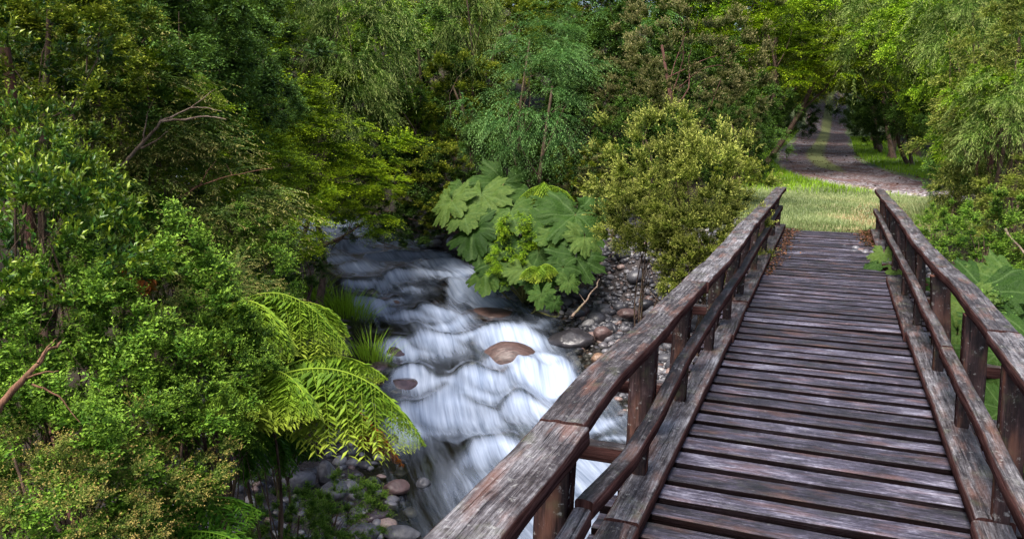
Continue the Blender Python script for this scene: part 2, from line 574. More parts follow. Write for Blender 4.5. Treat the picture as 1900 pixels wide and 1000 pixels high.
for s_ in np.arange(s0 + 1, sv[-1], 0.45):
    LIPS.append((s_ + rng.uniform(-.2, .2), rng.uniform(-1.5, 1.5), rng.uniform(.3, .8), rng.uniform(.05, .15) * (1.0 if s_ < SLOW else 0.35), rng.uniform(-.15, .45)))
H = np.zeros_like(SS)
FOAM = np.zeros_like(SS)
wrp = 0.50 * fbm(LT * 0.9, SS * 0.45, 0, 31) + 0.16 * fbm(LT * 2.6, SS * 0.8, 0, 32)
lw = LT + 0.25 * fbm(LT * 0.7, SS * 0.6, 0, 33)
slant = rng.uniform(-.55, .55, len(LIPS))
for i, (s_, d_, ex, drop, bow) in enumerate(LIPS):
    lat_w = np.exp(-(np.abs(lw - d_) / ex) ** 2.4)
    sl_ = s_ + bow * np.clip((lw - d_) / ex, -2, 2) ** 2 + wrp
    q = SS - sl_ - slant[i] * (lw - d_)
    prof = 0.55 * np.exp(-((q + 0.16) / 0.30) ** 2) - 0.75 * sstep(-0.14, 0.50, q) * np.exp(-np.clip(q - 0.3, 0, 9) / 0.75)
    H += drop * lat_w * prof * 0.80
    fq = sstep(-0.20, 0.12, q) * np.exp(-np.clip(q - 0.10, 0, 99) / (0.10 + 1.9 * drop))
    FOAM = 1 - (1 - FOAM) * (1 - np.clip(lat_w * fq * (0.34 + 2.1 * drop), 0, 0.90))
H += 0.030 * fbm(LT * 2.2, SS * 1.0, 0, 41) * sstep(1.2, .7, np.abs(TT)) + 0.014 * fbm(LT * 9, SS * 1.0, 0, 42)
# calm shallow margin by the near bank downstream, quicker in mid-channel
near_calm = sstep(s_at(*atz(800, 810, -2.05)[:2])[0], s_at(*atz(860, 900, -2.08)[:2])[0], SS) * sstep(-0.9, -1.6, LT)
edge = sstep(1.05, 0.80, np.abs(TT + 0.05 * fbm(SS * 1.5, TT * 0, 0, 44)))
FOAM = np.clip(FOAM + 0.06 + 0.24 * sstep(-.2, .5, fbm(LT * 1.2, SS * .5, 0, 45)), 0, 1) * edge * (1 - 0.92 * near_calm)
down = sstep(s_at(*atz(900, 800, -2.02)[:2])[0], s_at(*atz(920, 880, -2.05)[:2])[0], SS)
FOAM = np.maximum(FOAM, down * 0.72 * np.exp(-(np.abs(LT + 0.05) / 1.45) ** 3) * (0.8 + 0.4 * fbm(LT * 2, SS * .4, 0, 47)))
WZ = cz[:, None] + H * sstep(1.15, 0.9, np.abs(TT)) - 0.0
WM = NM('running_water')
uvn = WM.n('ShaderNodeUVMap').outputs[0]
fo = WM.n('ShaderNodeAttribute', attribute_name='foam').outputs['Fac']
wv = WM.n('ShaderNodeVectorMath', operation='ADD')
wn = WM.n('ShaderNodeTexNoise', ins={'Scale': 1.3, 'Detail': 2.0})
WM.set(wn.inputs['Vector'], uvn)
wsc = WM.n('ShaderNodeVectorMath', operation='SCALE')
WM.set(wsc.inputs[0], wn.outputs['Color'])
wsc.inputs['Scale'].default_value = 0.10
WM.set(wv.inputs[0], uvn)
WM.set(wv.inputs[1], wsc.outputs[0])
st1 = WM.noise(WM.mapping(wv.outputs[0], (1.1, 16, 1)), 1.0, 4, 0.6)
st2 = WM.noise(WM.mapping(wv.outputs[0], (0.8, 5, 1)), 1.0, 3, 0.5)
st3 = WM.noise(WM.mapping(wv.outputs[0], (2.5, 60, 1)), 1.0, 2, 0.5)
sx = WM.math('ADD', WM.math('MULTIPLY', st1, 0.45), WM.math('ADD', WM.math('MULTIPLY', st2, 0.45), WM.math('MULTIPLY', st3, 0.1)))
ff = WM.math('MULTIPLY_ADD', WM.math('SUBTRACT', sx, 0.5), 0.75, fo)
ff = WM.math('MULTIPLY', WM.ramp(ff, [(0.08, (0, 0, 0)), (0.32, (0.20,) * 3), (0.58, (0.62,) * 3), (0.95, (1, 1, 1))]), 0.96)
WM.bump(WM.math('ADD', WM.math('MULTIPLY', st1, 0.5), st2), 0.18, 0.05)
foam = WM.n('ShaderNodeBsdfPrincipled', ins={'Roughness': 0.6, 'Specular IOR Level': 0.2})
WM.set(foam.inputs['Base Color'], WM.ramp(sx, [(0.36, (0.17, 0.22, 0.32)), (0.66, (0.40, 0.46, 0.58))]))
WM.t.links.new(WM.p.inputs['Normal'].links[0].from_socket, foam.inputs['Normal'])
tr = WM.n('ShaderNodeBsdfTransparent')
WM.set(tr.inputs[0], (0.50, 0.50, 0.46))
gl = WM.n('ShaderNodeBsdfGlossy', ins={'Roughness': 0.16})
WM.set(gl.inputs[0], (1, 1, 1))
WM.t.links.new(WM.p.inputs['Normal'].links[0].from_socket, gl.inputs['Normal'])
fr = WM.n('ShaderNodeFresnel', ins={'IOR': 1.33})
m1 = WM.n('ShaderNodeMixShader')
WM.set(m1.inputs[0], WM.math('MULTIPLY', fr, 1.0))
WM.t.links.new(tr.outputs[0], m1.inputs[1])
WM.t.links.new(gl.outputs[0], m1.inputs[2])
m2 = WM.n('ShaderNodeMixShader')
WM.set(m2.inputs[0], ff)
WM.t.links.new(m1.outputs[0], m2.inputs[1])
WM.t.links.new(foam.outputs[0], m2.inputs[2])
WM.t.links.new(m2.outputs[0], WM.out.inputs[0])
wme = np_mesh('stream', np.stack([WX, WY, WZ], -1).reshape(-1, 3), grid_faces(ns, nw), WM.m, smooth=True,
              attrs={'foam': FOAM.ravel()}, uv=np.stack([SS, LT], -1).reshape(-1, 2))
tag(link('water', wme), kind='structure')

# ------------------------------------------------------------------ stones


def ico(sub=2):
    import bmesh
    bm = bmesh.new()
    bmesh.ops.create_icosphere(bm, subdivisions=sub, radius=1)
    V = np.array([v.co[:] for v in bm.verts])
    Fc = np.array([[v.index for v in f.verts] for f in bm.faces])
    bm.free()
    return V, Fc


ICO1, ICO2, ICO4 = ico(1), ico(2), ico(4)


def rot_mats(rng, n):
    q = rng.normal(size=(n, 4))
    q /= np.linalg.norm(q, axis=1)[:, None]
    w_, x, y, z = q.T
    return np.stack([1 - 2 * (y * y + z * z), 2 * (x * y - z * w_), 2 * (x * z + y * w_),
                     2 * (x * y + z * w_), 1 - 2 * (x * x + z * z), 2 * (y * z - x * w_),
                     2 * (x * z - y * w_), 2 * (y * z + x * w_), 1 - 2 * (x * x + y * y)], 1).reshape(n, 3, 3)


def stones(rng, C, rad, base=ICO2, flat=0.62):
    """many smooth river stones in one mesh; returns V, F, tint"""
    V0, F0 = base
    n = len(C)
    sc = np.stack([np.ones(n), rng.uniform(0.65, 1, n), rng.uniform(flat * 0.75, flat * 1.2, n)], 1) * rad[:, None]
    A = rng.uniform(0, 6.28, n)
    ca, sa = np.cos(A), np.sin(A)
    V = V0[None] * np.ones((n, 1, 1))
    ph = rng.uniform(0, 99, (n, 3))
    nrm = fbm(V0[None, :, 0] * 1.1 + ph[:, :1], V0[None, :, 1] * 1.1 + ph[:, 1:2], V0[None, :, 2] * 1.1 + ph[:, 2:3], 5, 2)
    V = V * (1 + 0.26 * nrm[..., None])
    V = V * sc[:, None, :]
    tl = rng.normal(0, 0.35, n)
    x = V[..., 0] * np.cos(tl)[:, None] - V[..., 2] * np.sin(tl)[:, None]
    z = V[..., 0] * np.sin(tl)[:, None] + V[..., 2] * np.cos(tl)[:, None]
    X2 = x * ca[:, None] - V[..., 1] * sa[:, None]
    Y2 = x * sa[:, None] + V[..., 1] * ca[:, None]
    V = np.stack([X2, Y2, z], -1) + C[:, None, :]
    Fc = (F0[None] + (np.arange(n) * len(V0))[:, None, None]).reshape(-1, 3)
    tint = np.repeat(rng.uniform(0, 1, (n, 3)), len(V0), axis=0)
    return V.reshape(-1, 3), Fc, tint


SM = NM('river_stone')
a = SM.n('ShaderNodeAttribute', attribute_name='tint')
sp = SM.n('ShaderNodeSeparateColor')
SM.set(sp.inputs[0], a.outputs['Color'])
pos = SM.n('ShaderNodeNewGeometry').outputs['Position']
n2 = SM.noise(pos, 30, 4, 0.6)
c = SM.ramp(sp.outputs[0], [(0.0, (0.018, 0.018, 0.024)), (0.5, (0.068, 0.067, 0.078)), (0.85, (0.15, 0.145, 0.16)), (1.0, (0.30, 0.285, 0.28))])
c2 = SM.ramp(sp.outputs[0], [(0.0, (0.07, 0.035, 0.03)), (1.0, (0.28, 0.16, 0.12))])
c = SM.mix(SM.ramp(sp.outputs[1], [(0.88, (0, 0, 0)), (0.93, (0.6,) * 3)]), c, c2)
c = SM.mix(SM.math('MULTIPLY', SM.math('SUBTRACT', n2, 0.5), 1.6, clamp=True), c, (0.03, 0.03, 0.03), 'MIX')
SM.bump(n2, 0.3, 0.01)
SM.base(c, 0.42, 0.5)


def rock_mat(name, a, b, rough=0.5, sc=9, streak=(1, 1, 1)):
    M = NM(name)
    o = M.n('ShaderNodeTexCoord').outputs['Object']
    n1 = M.noise(M.mapping(o, streak), sc, 5, 0.65, 0.6)
    n2 = M.noise(o, sc * 5, 3, 0.6)
    c = M.ramp(M.math('ADD', M.math('MULTIPLY', n1, 0.75), M.math('MULTIPLY', n2, 0.25)), [(0.33, a), (0.66, b)])
    M.bump(n1, 0.5, 0.03)
    return M.base(c, rough, 0.5)


def pebbles(name, n, dlo, dhi, slo, shi, rlo, rhi, label, cat, seed, sink=0.3, cond=None, group=None):
    rng = np.random.default_rng(seed)
    s = rng.uniform(slo, shi, n)
    d = rng.uniform(dlo, dhi, n)
    hw = np.interp(s, CS, CD[:, 3])
    off = np.sign(dlo + dhi) * hw + d if abs(dlo + dhi) > 1e-6 else d
    x = np.interp(s, CS, CD[:, 0]) - np.interp(s, CS, CT[:, 1]) * off
    y = np.interp(s, CS, CD[:, 1]) + np.interp(s, CS, CT[:, 0]) * off
    r = rlo * (rhi / rlo) ** (rng.uniform(0, 1, n) ** 2.2)
    z = ground_z(x, y) + r * (0.62 - sink) * 0.6
    if cond is not None:
        k = cond(x, y, d)
        x, y, z, r = x[k], y[k], z[k], r[k]
    V, Fc, t = stones(rng, np.stack([x, y, z], 1), r)
    me = np_mesh(name, V, Fc, SM.m, smooth=True, attrs={'tint': t})
    return tag(link(name, me), label, cat, kind='stuff')


SA = s_at(*atz(905, 520, -1.4)[:2])[0]
SB = s_at(*atz(1120, 700, -1.95)[:2])[0]
SC = s_at(*atz(700, 800, -2.05)[:2])[0]
pebbles('gravel', 15000, -0.35, 4.6, SA - 1, SB + 3.0, 0.028, 0.10, 'wet grey and brown river pebbles heaped on the bank beside the stream', 'gravel', 11)
pebbles('gravel', 1500, -2.3, 0.4, SC - 2, SC + 4.5, 0.025, 0.11, 'grey pebbles on the shore beneath the overhanging ferns', 'gravel', 12)
pebbles('streambed_stones', 900, -2.0, 2.0001, SA - 4, SC + 5, 0.07, 0.22, 'brown cobbles lying on the bed under the running water', 'cobbles', 13, sink=0.2)

# ------------------------------------------------------------------ wooden footbridge
class Beams:
    def __init__(s):
        s.V, s.F4, s.N, s.UV, s.R, s.T, s.n = [], [], [], [], [], [], 0
        s.caps = []

    def add(s, P, w, h, seed, seg=0.06, wear=0.004, up=(0, 0, 1), top=True, bev=0.010, rough_edge=0.0, side=True):
        """rectangular timber along polyline P (top-centre line if top), width w across, height h"""
        rng = np.random.default_rng(seed)
        P = np.asarray(P, float)
        L = np.concatenate([[0], np.cumsum(np.linalg.norm(np.diff(P, axis=0), axis=1))])
        m = max(2, int(L[-1] / seg) + 1)
        t = np.linspace(0, L[-1], m)
        C = np.stack([np.interp(t, L, P[:, i]) for i in range(3)], 1)
        T = np.gradient(C, axis=0)
        T /= np.linalg.norm(T, axis=1)[:, None]
        U = np.array(up, float)[None] * np.ones((m, 1))
        S = np.cross(T, U)
        S /= np.linalg.norm(S, axis=1)[:, None]
        U = np.cross(S, T)
        a, b = w / 2, h / 2
        nx, nz = max(2, int(w / 0.035)), max(1, int(h / 0.05))
        q = []
        for x in np.linspace(-a + bev, a - bev, nx + 1):
            q.append((x, b))
        for z in np.linspace(b - bev, -b + bev, nz + 1):
            q.append((a, z))
        for x in np.linspace(a - bev, -a + bev, nx + 1):
            q.append((x, -b))
        for z in np.linspace(-b + bev, b - bev, nz + 1):
            q.append((-a, z))
        q = np.array(q + [q[0]])
        k = len(q)
        per = np.concatenate([[0], np.cumsum(np.linalg.norm(np.diff(q, axis=0), axis=1))])
        ang = np.arctan2(q[:, 1], q[:, 0])
        ph = rng.uniform(0, 99)
        n1 = fbm(t[:, None] * 2.2 + ph, np.cos(ang)[None] * 2, np.sin(ang)[None] * 2, seed % 97, 3)
        n2 = vnoise(t[:, None] * 9 + ph, np.cos(ang)[None] * 5, np.sin(ang)[None] * 5, seed % 89)
        corner = (np.abs(np.abs(q[:, 0]) - a) < bev * 1.5) | (np.abs(np.abs(q[:, 1]) - b) < 1e-9) & (np.abs(q[:, 0]) > a - bev * 1.5)
        d = wear * (n1 * 1.4 + n2 * 0.6) - corner[None] * np.clip(n1 + 0.2 * n2, 0, 1) * (wear * 1.2 + rough_edge)
        d[:, -1] = d[:, 0]
        qn = q / np.linalg.norm(q, axis=1)[:, None]
        X = q[None, :, 0] + d * np.sign(q[None, :, 0]) * np.abs(qn[None, :, 0])
        Zq = q[None, :, 1] + d * np.sign(q[None, :, 1]) * np.abs(qn[None, :, 1]) - (b if top else 0)
        V = C[:, None] + S[:, None] * X[..., None] + U[:, None] * Zq[..., None]
        i = (np.arange(m - 1)[:, None] * k + np.arange(k - 1)[None]).ravel() + s.n
        s.F4.append(np.stack([i, i + 1, i + k + 1, i + k], 1)[:, ::-1])
        off = rng.uniform(0, 40, 2)
        s.UV.append(np.stack([np.repeat(t, k) + off[0], np.tile(per, m) + off[1]], 1))
        s.V.append(V.reshape(-1, 3))
        s.R.append(np.full(m * k, rng.uniform()))
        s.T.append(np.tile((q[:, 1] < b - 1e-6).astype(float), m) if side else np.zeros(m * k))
        s.n += m * k
        # end caps, with their own vertices
        for e, rev in ((0, True), (m - 1, False)):
            s.V.append(V[e, :-1])
            f = np.arange(k - 1) + s.n
            s.caps.append((f[::-1] if rev else f)[None])
            s.UV.append(np.stack([q[:-1, 1] * 0.3 + off[1], q[:-1, 0] + off[0]], 1))
            s.R.append(np.full(k - 1, 0.25))
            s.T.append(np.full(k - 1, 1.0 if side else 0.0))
            s.n += k - 1

    def build(s, name, mat, parent=None):
        me = np_mesh(name, np.concatenate(s.V), [np.concatenate(s.F4)] + s.caps, mat, attrs={'rnd': np.concatenate(s.R), 'side': np.concatenate(s.T)}, uv=np.concatenate(s.UV))
        sm = np.ones(len(me.polygons), bool)
        sm[-len(s.caps):] = False
        me.polygons.foreach_set('use_smooth', sm)
        return link(name, me, parent)


bridge = empty('footbridge', (0, 0, 0))
tag(bridge, 'weathered dark timber footbridge with railings crossing over the rushing stream', 'bridge')
rng = np.random.default_rng(2)
B = Beams()
y = -1.6
i = 0
while y < 16.15:
    wd = rng.uniform(0.140, 0.195)
    gap = rng.uniform(0.052, 0.088)
    x0, x1 = -0.985 - rng.uniform(0, 0.05), 0.985 + rng.uniform(-0.01, 0.07)
    dy = rng.uniform(-0.012, 0.012) + 0.012
    dz = rng.uniform(-0.006, 0.004)
    tl = rng.uniform(-0.004, 0.004)
    B.add([(x0, y + wd / 2 + dy, dz + tl), (0.1, y + wd / 2, dz + rng.uniform(-.004, .003)), (x1, y + wd / 2 - dy, dz - tl)], wd, 0.065, 100 + i, seg=0.08, wear=0.0035, bev=0.006, rough_edge=0.006)
    y += wd + gap
    i += 1
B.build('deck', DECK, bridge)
# kerbs in butt-jointed lengths
for sgn, cuts in ((-1, [(-1.6, 3.55, 0), (3.565, 7.42, 0.004), (7.435, 8.9, -0.008), (8.915, 12.6, 0), (12.615, 16.35, 0.006)]),
                  (1, [(-1.6, 4.2, 0.01), (4.215, 8.1, 0.016), (8.115, 11.2, -0.012), (12.1, 16.2, 0)])):
    for j, (a, b_, dz) in enumerate(cuts):
        K = Beams()
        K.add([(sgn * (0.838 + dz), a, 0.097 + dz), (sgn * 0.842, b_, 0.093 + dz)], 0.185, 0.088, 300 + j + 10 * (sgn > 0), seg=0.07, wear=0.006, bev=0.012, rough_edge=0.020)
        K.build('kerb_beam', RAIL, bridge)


def path_rail(pts):
    ys = [p[1] for p in pts]
    yy = np.linspace(ys[0], ys[-1], int((ys[-1] - ys[0]) / 0.25) + 2)
    wx_ = 0.010 * fbm(yy * 1.3 + pts[0][0] * 31, 0, 0, 7, 2)
    wz_ = 0.009 * fbm(yy * 1.6 + pts[0][0] * 17, 5, 0, 8, 2)
    return [(np.interp(v, ys, [p[0] for p in pts]) + a_, v, np.interp(v, ys, [p[2] for p in pts]) + b_) for v, a_, b_ in zip(yy, wx_, wz_)]


# main handrails (several lengths each)
for pts, wd, seed in (
        ([(-0.955, -1.5, 0.80), (-0.94, 1.0, 0.80), (-0.945, 2.95, 0.80)], 0.222, 401),
        ([(-0.962, 2.96, 0.806), (-0.978, 3.6, 0.81), (-0.955, 5.0, 0.80), (-0.935, 6.2, 0.80)], 0.195, 402),
        ([(-0.930, 6.21, 0.80), (-0.90, 8.0, 0.80), (-0.915, 10.5, 0.80)], 0.215, 403),
        ([(-0.91, 10.51, 0.80), (-0.90, 13.5, 0.80), (-0.89, 16.6, 0.80)], 0.20, 404),
        ([(1.0, -1.5, 0.80), (1.01, 2.0, 0.80), (1.015, 4.6, 0.80), (1.01, 5.3, .80)], 0.19, 405),
        ([(1.005, 5.31, 0.805), (1.0, 6.8, 0.80), (0.97, 7.6, 0.80)], 0.17, 406),
        ([(0.965, 7.61, 0.795), (0.94, 9.2, 0.79), (0.925, 11.7, 0.80), (0.90, 14, .80), (0.88, 16.7, 0.80)], 0.165, 407)):
    K = Beams()
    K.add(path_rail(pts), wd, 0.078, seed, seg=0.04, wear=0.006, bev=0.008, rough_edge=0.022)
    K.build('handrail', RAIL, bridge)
# lower rails
for pts, wd, seed in (
        ([(-0.875, -1.5, 0.44), (-0.865, 2.98, 0.43)], 0.085, 411),
        ([(-0.86, 2.99, 0.465), (-0.84, 3.7, 0.405), (-0.845, 4.4, 0.41), (-0.858, 5.3, 0.445), (-0.86, 7.3, 0.45)], 0.085, 412),
        ([(-0.86, 7.31, 0.445), (-0.85, 9, 0.43), (-0.86, 12, 0.45), (-0.87, 16.5, 0.45)], 0.085, 413),
        ([(0.87, -1.5, 0.44), (0.86, 3.0, 0.44), (0.858, 6.3, 0.44)], 0.09, 414),
        ([(0.862, 6.31, 0.445), (0.86, 7.8, 0.42), (0.86, 9.3, 0.44)], 0.085, 415),
        ([(0.858, 9.31, 0.44), (0.85, 12, 0.43), (0.83, 16.6, 0.44)], 0.08, 416)):
    K = Beams()
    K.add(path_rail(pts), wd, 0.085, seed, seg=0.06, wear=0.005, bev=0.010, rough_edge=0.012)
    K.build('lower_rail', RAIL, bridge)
# posts, outriggers and braces
k = 0
for sgn, ys in ((-1, [-1.2, 0.2, 1.5, 2.95, 4.65, 6.05, 7.7, 9.05, 10.3, 11.7, 13.2, 14.6, 16.1]), (1, [-1.2, 0.4, 1.9, 3.3, 4.75, 6.05, 7.6, 9.2, 10.5, 11.9, 13.4, 14.8, 16.3])):
    for yy in ys:
        k += 1
        wv_ = 0.14 + 0.02 * math.sin(k * 1.7)
        xo = 0.995 if yy < 9 else 0.985
        if yy > 9:
            wv_ -= 0.03
        K = Beams()
        lean = 0.01 * math.sin(k * 2.3)
        K.add([(sgn * (xo + 0.03 + lean), yy + 0.06, -0.32), (sgn * (xo - 0.005 - (0.055 if yy > 7.5 else 0)), yy + 0.06, 0.722)], wv_, 0.12, 500 + k, seg=0.08, wear=0.005, up=(0, -1, 0), top=False, bev=0.010, rough_edge=0.01)
        K.build('post', POST, bridge)
        K = Beams()
        K.add([(sgn * 1.09, yy + 0.005, 0.56 + 0.03 * math.sin(k)), (sgn * 1.62, yy + 0.005, -0.11)], 0.045, 0.10, 600 + k, seg=0.1, wear=0.004, up=(0, -1, 0), top=False)
        K.build('brace', POST, bridge)
        K = Beams()
        K.add([(sgn * 0.60, yy + 0.19, -0.062), (sgn * 1.72, yy + 0.19, -0.066)], 0.115, 0.11, 700 + k, seg=0.1, wear=0.005)
        K.build('outrigger', RAIL, bridge)
for sgn, ys in ((-1, [0.6, 2.2, 4.14, 5.42, 6.80, 8.05, 9.3, 11.0, 12.7, 14.5, 16.0]), (1, [0.6, 2.6, 4.25, 5.55, 6.83, 8.5, 10.0, 11.7, 13.2, 14.8, 16.2])):
    for yy in ys:
        k += 1
        K = Beams()
        K.add([(sgn * 0.88, yy, 0.088), (sgn * 0.872, yy, 0.350)], 0.075, 0.085, 800 + k, seg=0.06, wear=0.004, up=(0, -1, 0), top=False, bev=0.008)
        K.build('spacer_block', POST, bridge)
for x in (-0.6, 0.0, 0.6):
    K = Beams()
    K.add([(x, -1.4, -0.182), (x, 16.6, -0.182)], 0.22, 0.34, 900 + int(x * 10), seg=0.3, wear=0.008)
    K.build('girder', POST, bridge)
for yy in (-1.2, 16.6):
    K = Beams()
    K.add([(-1.5, yy, -0.53), (1.5, yy, -0.53)], 0.4, 0.5, 950 + int(yy), seg=0.3, wear=0.01)
    K.build('abutment', POST, bridge)

# ------------------------------------------------------------------ foliage generators


def nrmz(v):
    return v / np.maximum(np.linalg.norm(v, axis=-1, keepdims=True), 1e-9)


def leaves_mesh(name, base, dirv, nor, ln, wd, tint, mat, extra=None):
    """folded pointed leaves: base point, direction, upward normal, length, width"""
    side = nrmz(np.cross(dirv, nor))
    nor = np.cross(side, dirv)
    ln = ln[:, None]
    wd = wd[:, None]
    m = base + dirv * ln * 0.45 - nor * ln * 0.02
    l = m + side * wd * 0.5 + nor * wd * 0.16
    r = m - side * wd * 0.5 + nor * wd * 0.16
    tip = base + dirv * ln - nor * ln * 0.12
    n = len(base)
    V = np.stack([base, r, tip, l], 1).reshape(-1, 3)
    b = np.arange(n) * 4
    Fc = np.concatenate([np.stack([b, b + 1, b + 2], 1), np.stack([b, b + 2, b + 3], 1)])
    t = np.repeat(tint, 4, axis=0)
    if extra is not None:
        V2, F2, t2 = extra
        Fc = np.concatenate([Fc, F2 + len(V)])
        V = np.concatenate([V, V2])
        t = np.concatenate([t, t2])
    return np_mesh(name, V, Fc, mat, attrs={'tint': t})


def twigs_to_leaves(rng, P0, D0, L, droop, nleaf, leaf, width, ang, flat=0.5, start=0.15, ctint=None, updir=0.0, whorl=False):
    """two-ranked (or whorled) leaves along curving twigs. returns arrays"""
    n = len(P0)
    t = (np.arange(nleaf) + 0.5) / nleaf
    t = start + (1 - start) * t
    T = t[None, :] + rng.uniform(-.5, .5, (n, nleaf)) / nleaf * 0.8
    T = np.clip(T, 0, 1)
    g = np.array([0, 0, -1.0])
    Lx = L[:, None, None]
    Tx = T[..., None]
    P = P0[:, None] + D0[:, None] * Lx * Tx + g * (droop[:, None, None] * Lx * Tx ** 2)
    TD = nrmz(D0[:, None] + g * (2 * droop[:, None, None] * Tx))
    up = np.array([0, 0, 1.0]) + rng.normal(0, flat, (n, nleaf, 3))
    sd = nrmz(np.cross(TD, up))
    nn = np.cross(sd, TD)
    if whorl:
        a = rng.uniform(0, 2 * np.pi, (n, nleaf))
        rad = sd * np.cos(a)[..., None] + nn * np.sin(a)[..., None]
    else:
        sg = np.where(np.arange(nleaf) % 2 == 0, 1.0, -1.0)[None, :, None]
        rad = sd * sg + nn * 0.12
    A = ang + rng.normal(0, 0.18, (n, nleaf))
    LD = nrmz(TD * np.cos(A)[..., None] + rad * np.sin(A)[..., None] + np.array([0, 0, updir]))
    LN = nrmz(np.array([0, 0, 1.0]) + rng.normal(0, flat, (n, nleaf, 3)) + nrmz(rad) * 0.2)
    sz = leaf * rng.uniform(0.65, 1.25, (n, nleaf)) * (1 - 0.35 * T)
    ct = rng.uniform(0, 1, n) if ctint is None else ctint
    tint = np.stack([rng.uniform(0, 1, (n, nleaf)), np.repeat(ct[:, None], nleaf, 1), T], -1)
    return P.reshape(-1, 3), LD.reshape(-1, 3), LN.reshape(-1, 3), sz.ravel(), (sz * width).ravel(), tint.reshape(-1, 3)


def stem_strips(P0, D0, L, droop, r, col=(0.2, 0.1, 0.0), seg=4):
    """thin three-sided stems as triangles"""
    n = len(P0)
    t = np.linspace(0, 1, seg + 1)
    g = np.array([0, 0, -1.0])
    C = P0[:, None] + D0[:, None] * (L[:, None, None] * t[None, :, None]) + g * (droop[:, None, None] * L[:, None, None] * t[None, :, None] ** 2)
    s = nrmz(np.cross(D0, np.array([0.3, 0.2, 1.0])))
    u_ = np.cross(s, D0)
    a = np.array([0, 2.094, 4.189])
    ring = s[:, None] * np.cos(a)[None, :, None] + u_[:, None] * np.sin(a)[None, :, None]
    rr = (r[:, None] * (1 - 0.75 * t[None]))[:, :, None, None]
    V = C[:, :, None] + ring[:, None] * rr
    V = V.reshape(-1, 3)
    i = (np.arange(n)[:, None, None] * (seg + 1) * 3 + np.arange(seg)[None, :, None] * 3 + np.arange(3)[None, None]).reshape(-1)
    k = i % 3
    j = i - k + (k + 1) % 3
    F = np.concatenate([np.stack([i, j, j + 3], 1), np.stack([i, j + 3, i + 3], 1)])
    return V, F


def clump_points(rng, n, rad, inner=0.45, low=-0.6, lump=0.3, seed=0):
    """points through the outer volume of an uneven ellipsoid, mostly its top and sides"""
    d = nrmz(rng.normal(size=(n * 3, 3)))
    d = d[d[:, 2] > low][:n]
    while len(d) < n:
        d = np.concatenate([d, d[:n - len(d)]])
    r = inner + (1 - inner) * rng.uniform(0, 1, n) ** 0.55
    r = r * (1 + lump * vnoise(d[:, 0] * 2.1 + seed, d[:, 1] * 2.1, d[:, 2] * 2.1, seed))
    return d * r[:, None] * np.array(rad), d


def crown_mesh(name, seed, mat, rad=(1, 1, 0.8), nclump=90, tw=30, tlen=0.3, elev=(-10, 40), droop=0.3, nleaf=10, leaf=0.04, width=0.5,
               ang=0.9, flat=0.5, inner=0.45, low=-0.6, lump=0.3, csize=0.16, updir=0.0, whorl=False, cdown=0.5, shoots=None, stems=0.0, outward=1.0):
    rng = np.random.default_rng(seed)
    C, Dn = clump_points(rng, nclump, rad, inner, low, lump, seed)
    n = nclump * tw
    Ci = np.repeat(np.arange(nclump), tw)
    az = rng.uniform(0, 2 * np.pi, n)
    el = np.radians(rng.uniform(elev[0], elev[1], n))
    D0 = np.stack([np.cos(az) * np.cos(el), np.sin(az) * np.cos(el), np.sin(el)], 1)
    D0 = nrmz(D0 + Dn[Ci] * outward * np.array([1, 1, 0.5]))
    cs = csize * rng.uniform(0.6, 1.4, nclump)[Ci]
    off = nrmz(rng.normal(size=(n, 3))) * (rng.uniform(0, 1, n) ** 0.4)[:, None] * cs[:, None] * np.array([1, 1, cdown])
    P0 = C[Ci] + off
    ct = np.clip(rng.uniform(0, 1, nclump)[Ci] * 0.75 + rng.uniform(0, .25, n), 0, 1)
    L = tlen * rng.uniform(0.6, 1.3, n)
    dr = droop * rng.uniform(0.4, 1.6, n)
    A = twigs_to_leaves(rng, P0, D0, L, dr, nleaf, leaf, width, ang, flat, 0.1, ct, updir, whorl)
    parts = [A]
    ex = None
    if shoots:                                           # upright young shoots above the outline
        ns_, sl_ = shoots
        k = rng.integers(0, nclump, ns_)
        k = k[Dn[k][:, 2] > -0.1]
        P1 = C[k] + rng.normal(0, csize * 0.5, (len(k), 3))
        D1 = nrmz(Dn[k] * 0.5 + np.array([0, 0, 1.0]) + rng.normal(0, 0.25, (len(k), 3)))
        L1 = sl_ * rng.uniform(0.5, 1.3, len(k))
        A1 = twigs_to_leaves(rng, P1, D1, L1, L1 * 0.1, int(nleaf * 2.2), leaf * 0.9, width, 0.8, flat, 0.1, None, 0.1, True)
        A1[5][:, 2] = 0.55 + 0.45 * A1[5][:, 2]
        parts.append(A1)
    B_ = [np.concatenate([p[i] for p in parts]) for i in range(6)]
    if stems > 0:
        m = rng.uniform(0, 1, n) < 0.35
        V2, F2 = stem_strips(P0[m], D0[m], L[m], dr[m], np.full(m.sum(), stems))
        ex = (V2, F2, np.tile(np.array([[0.0, 0.0, 0.0]]), (len(V2), 1)))
    return leaves_mesh(name, *B_, mat, ex)


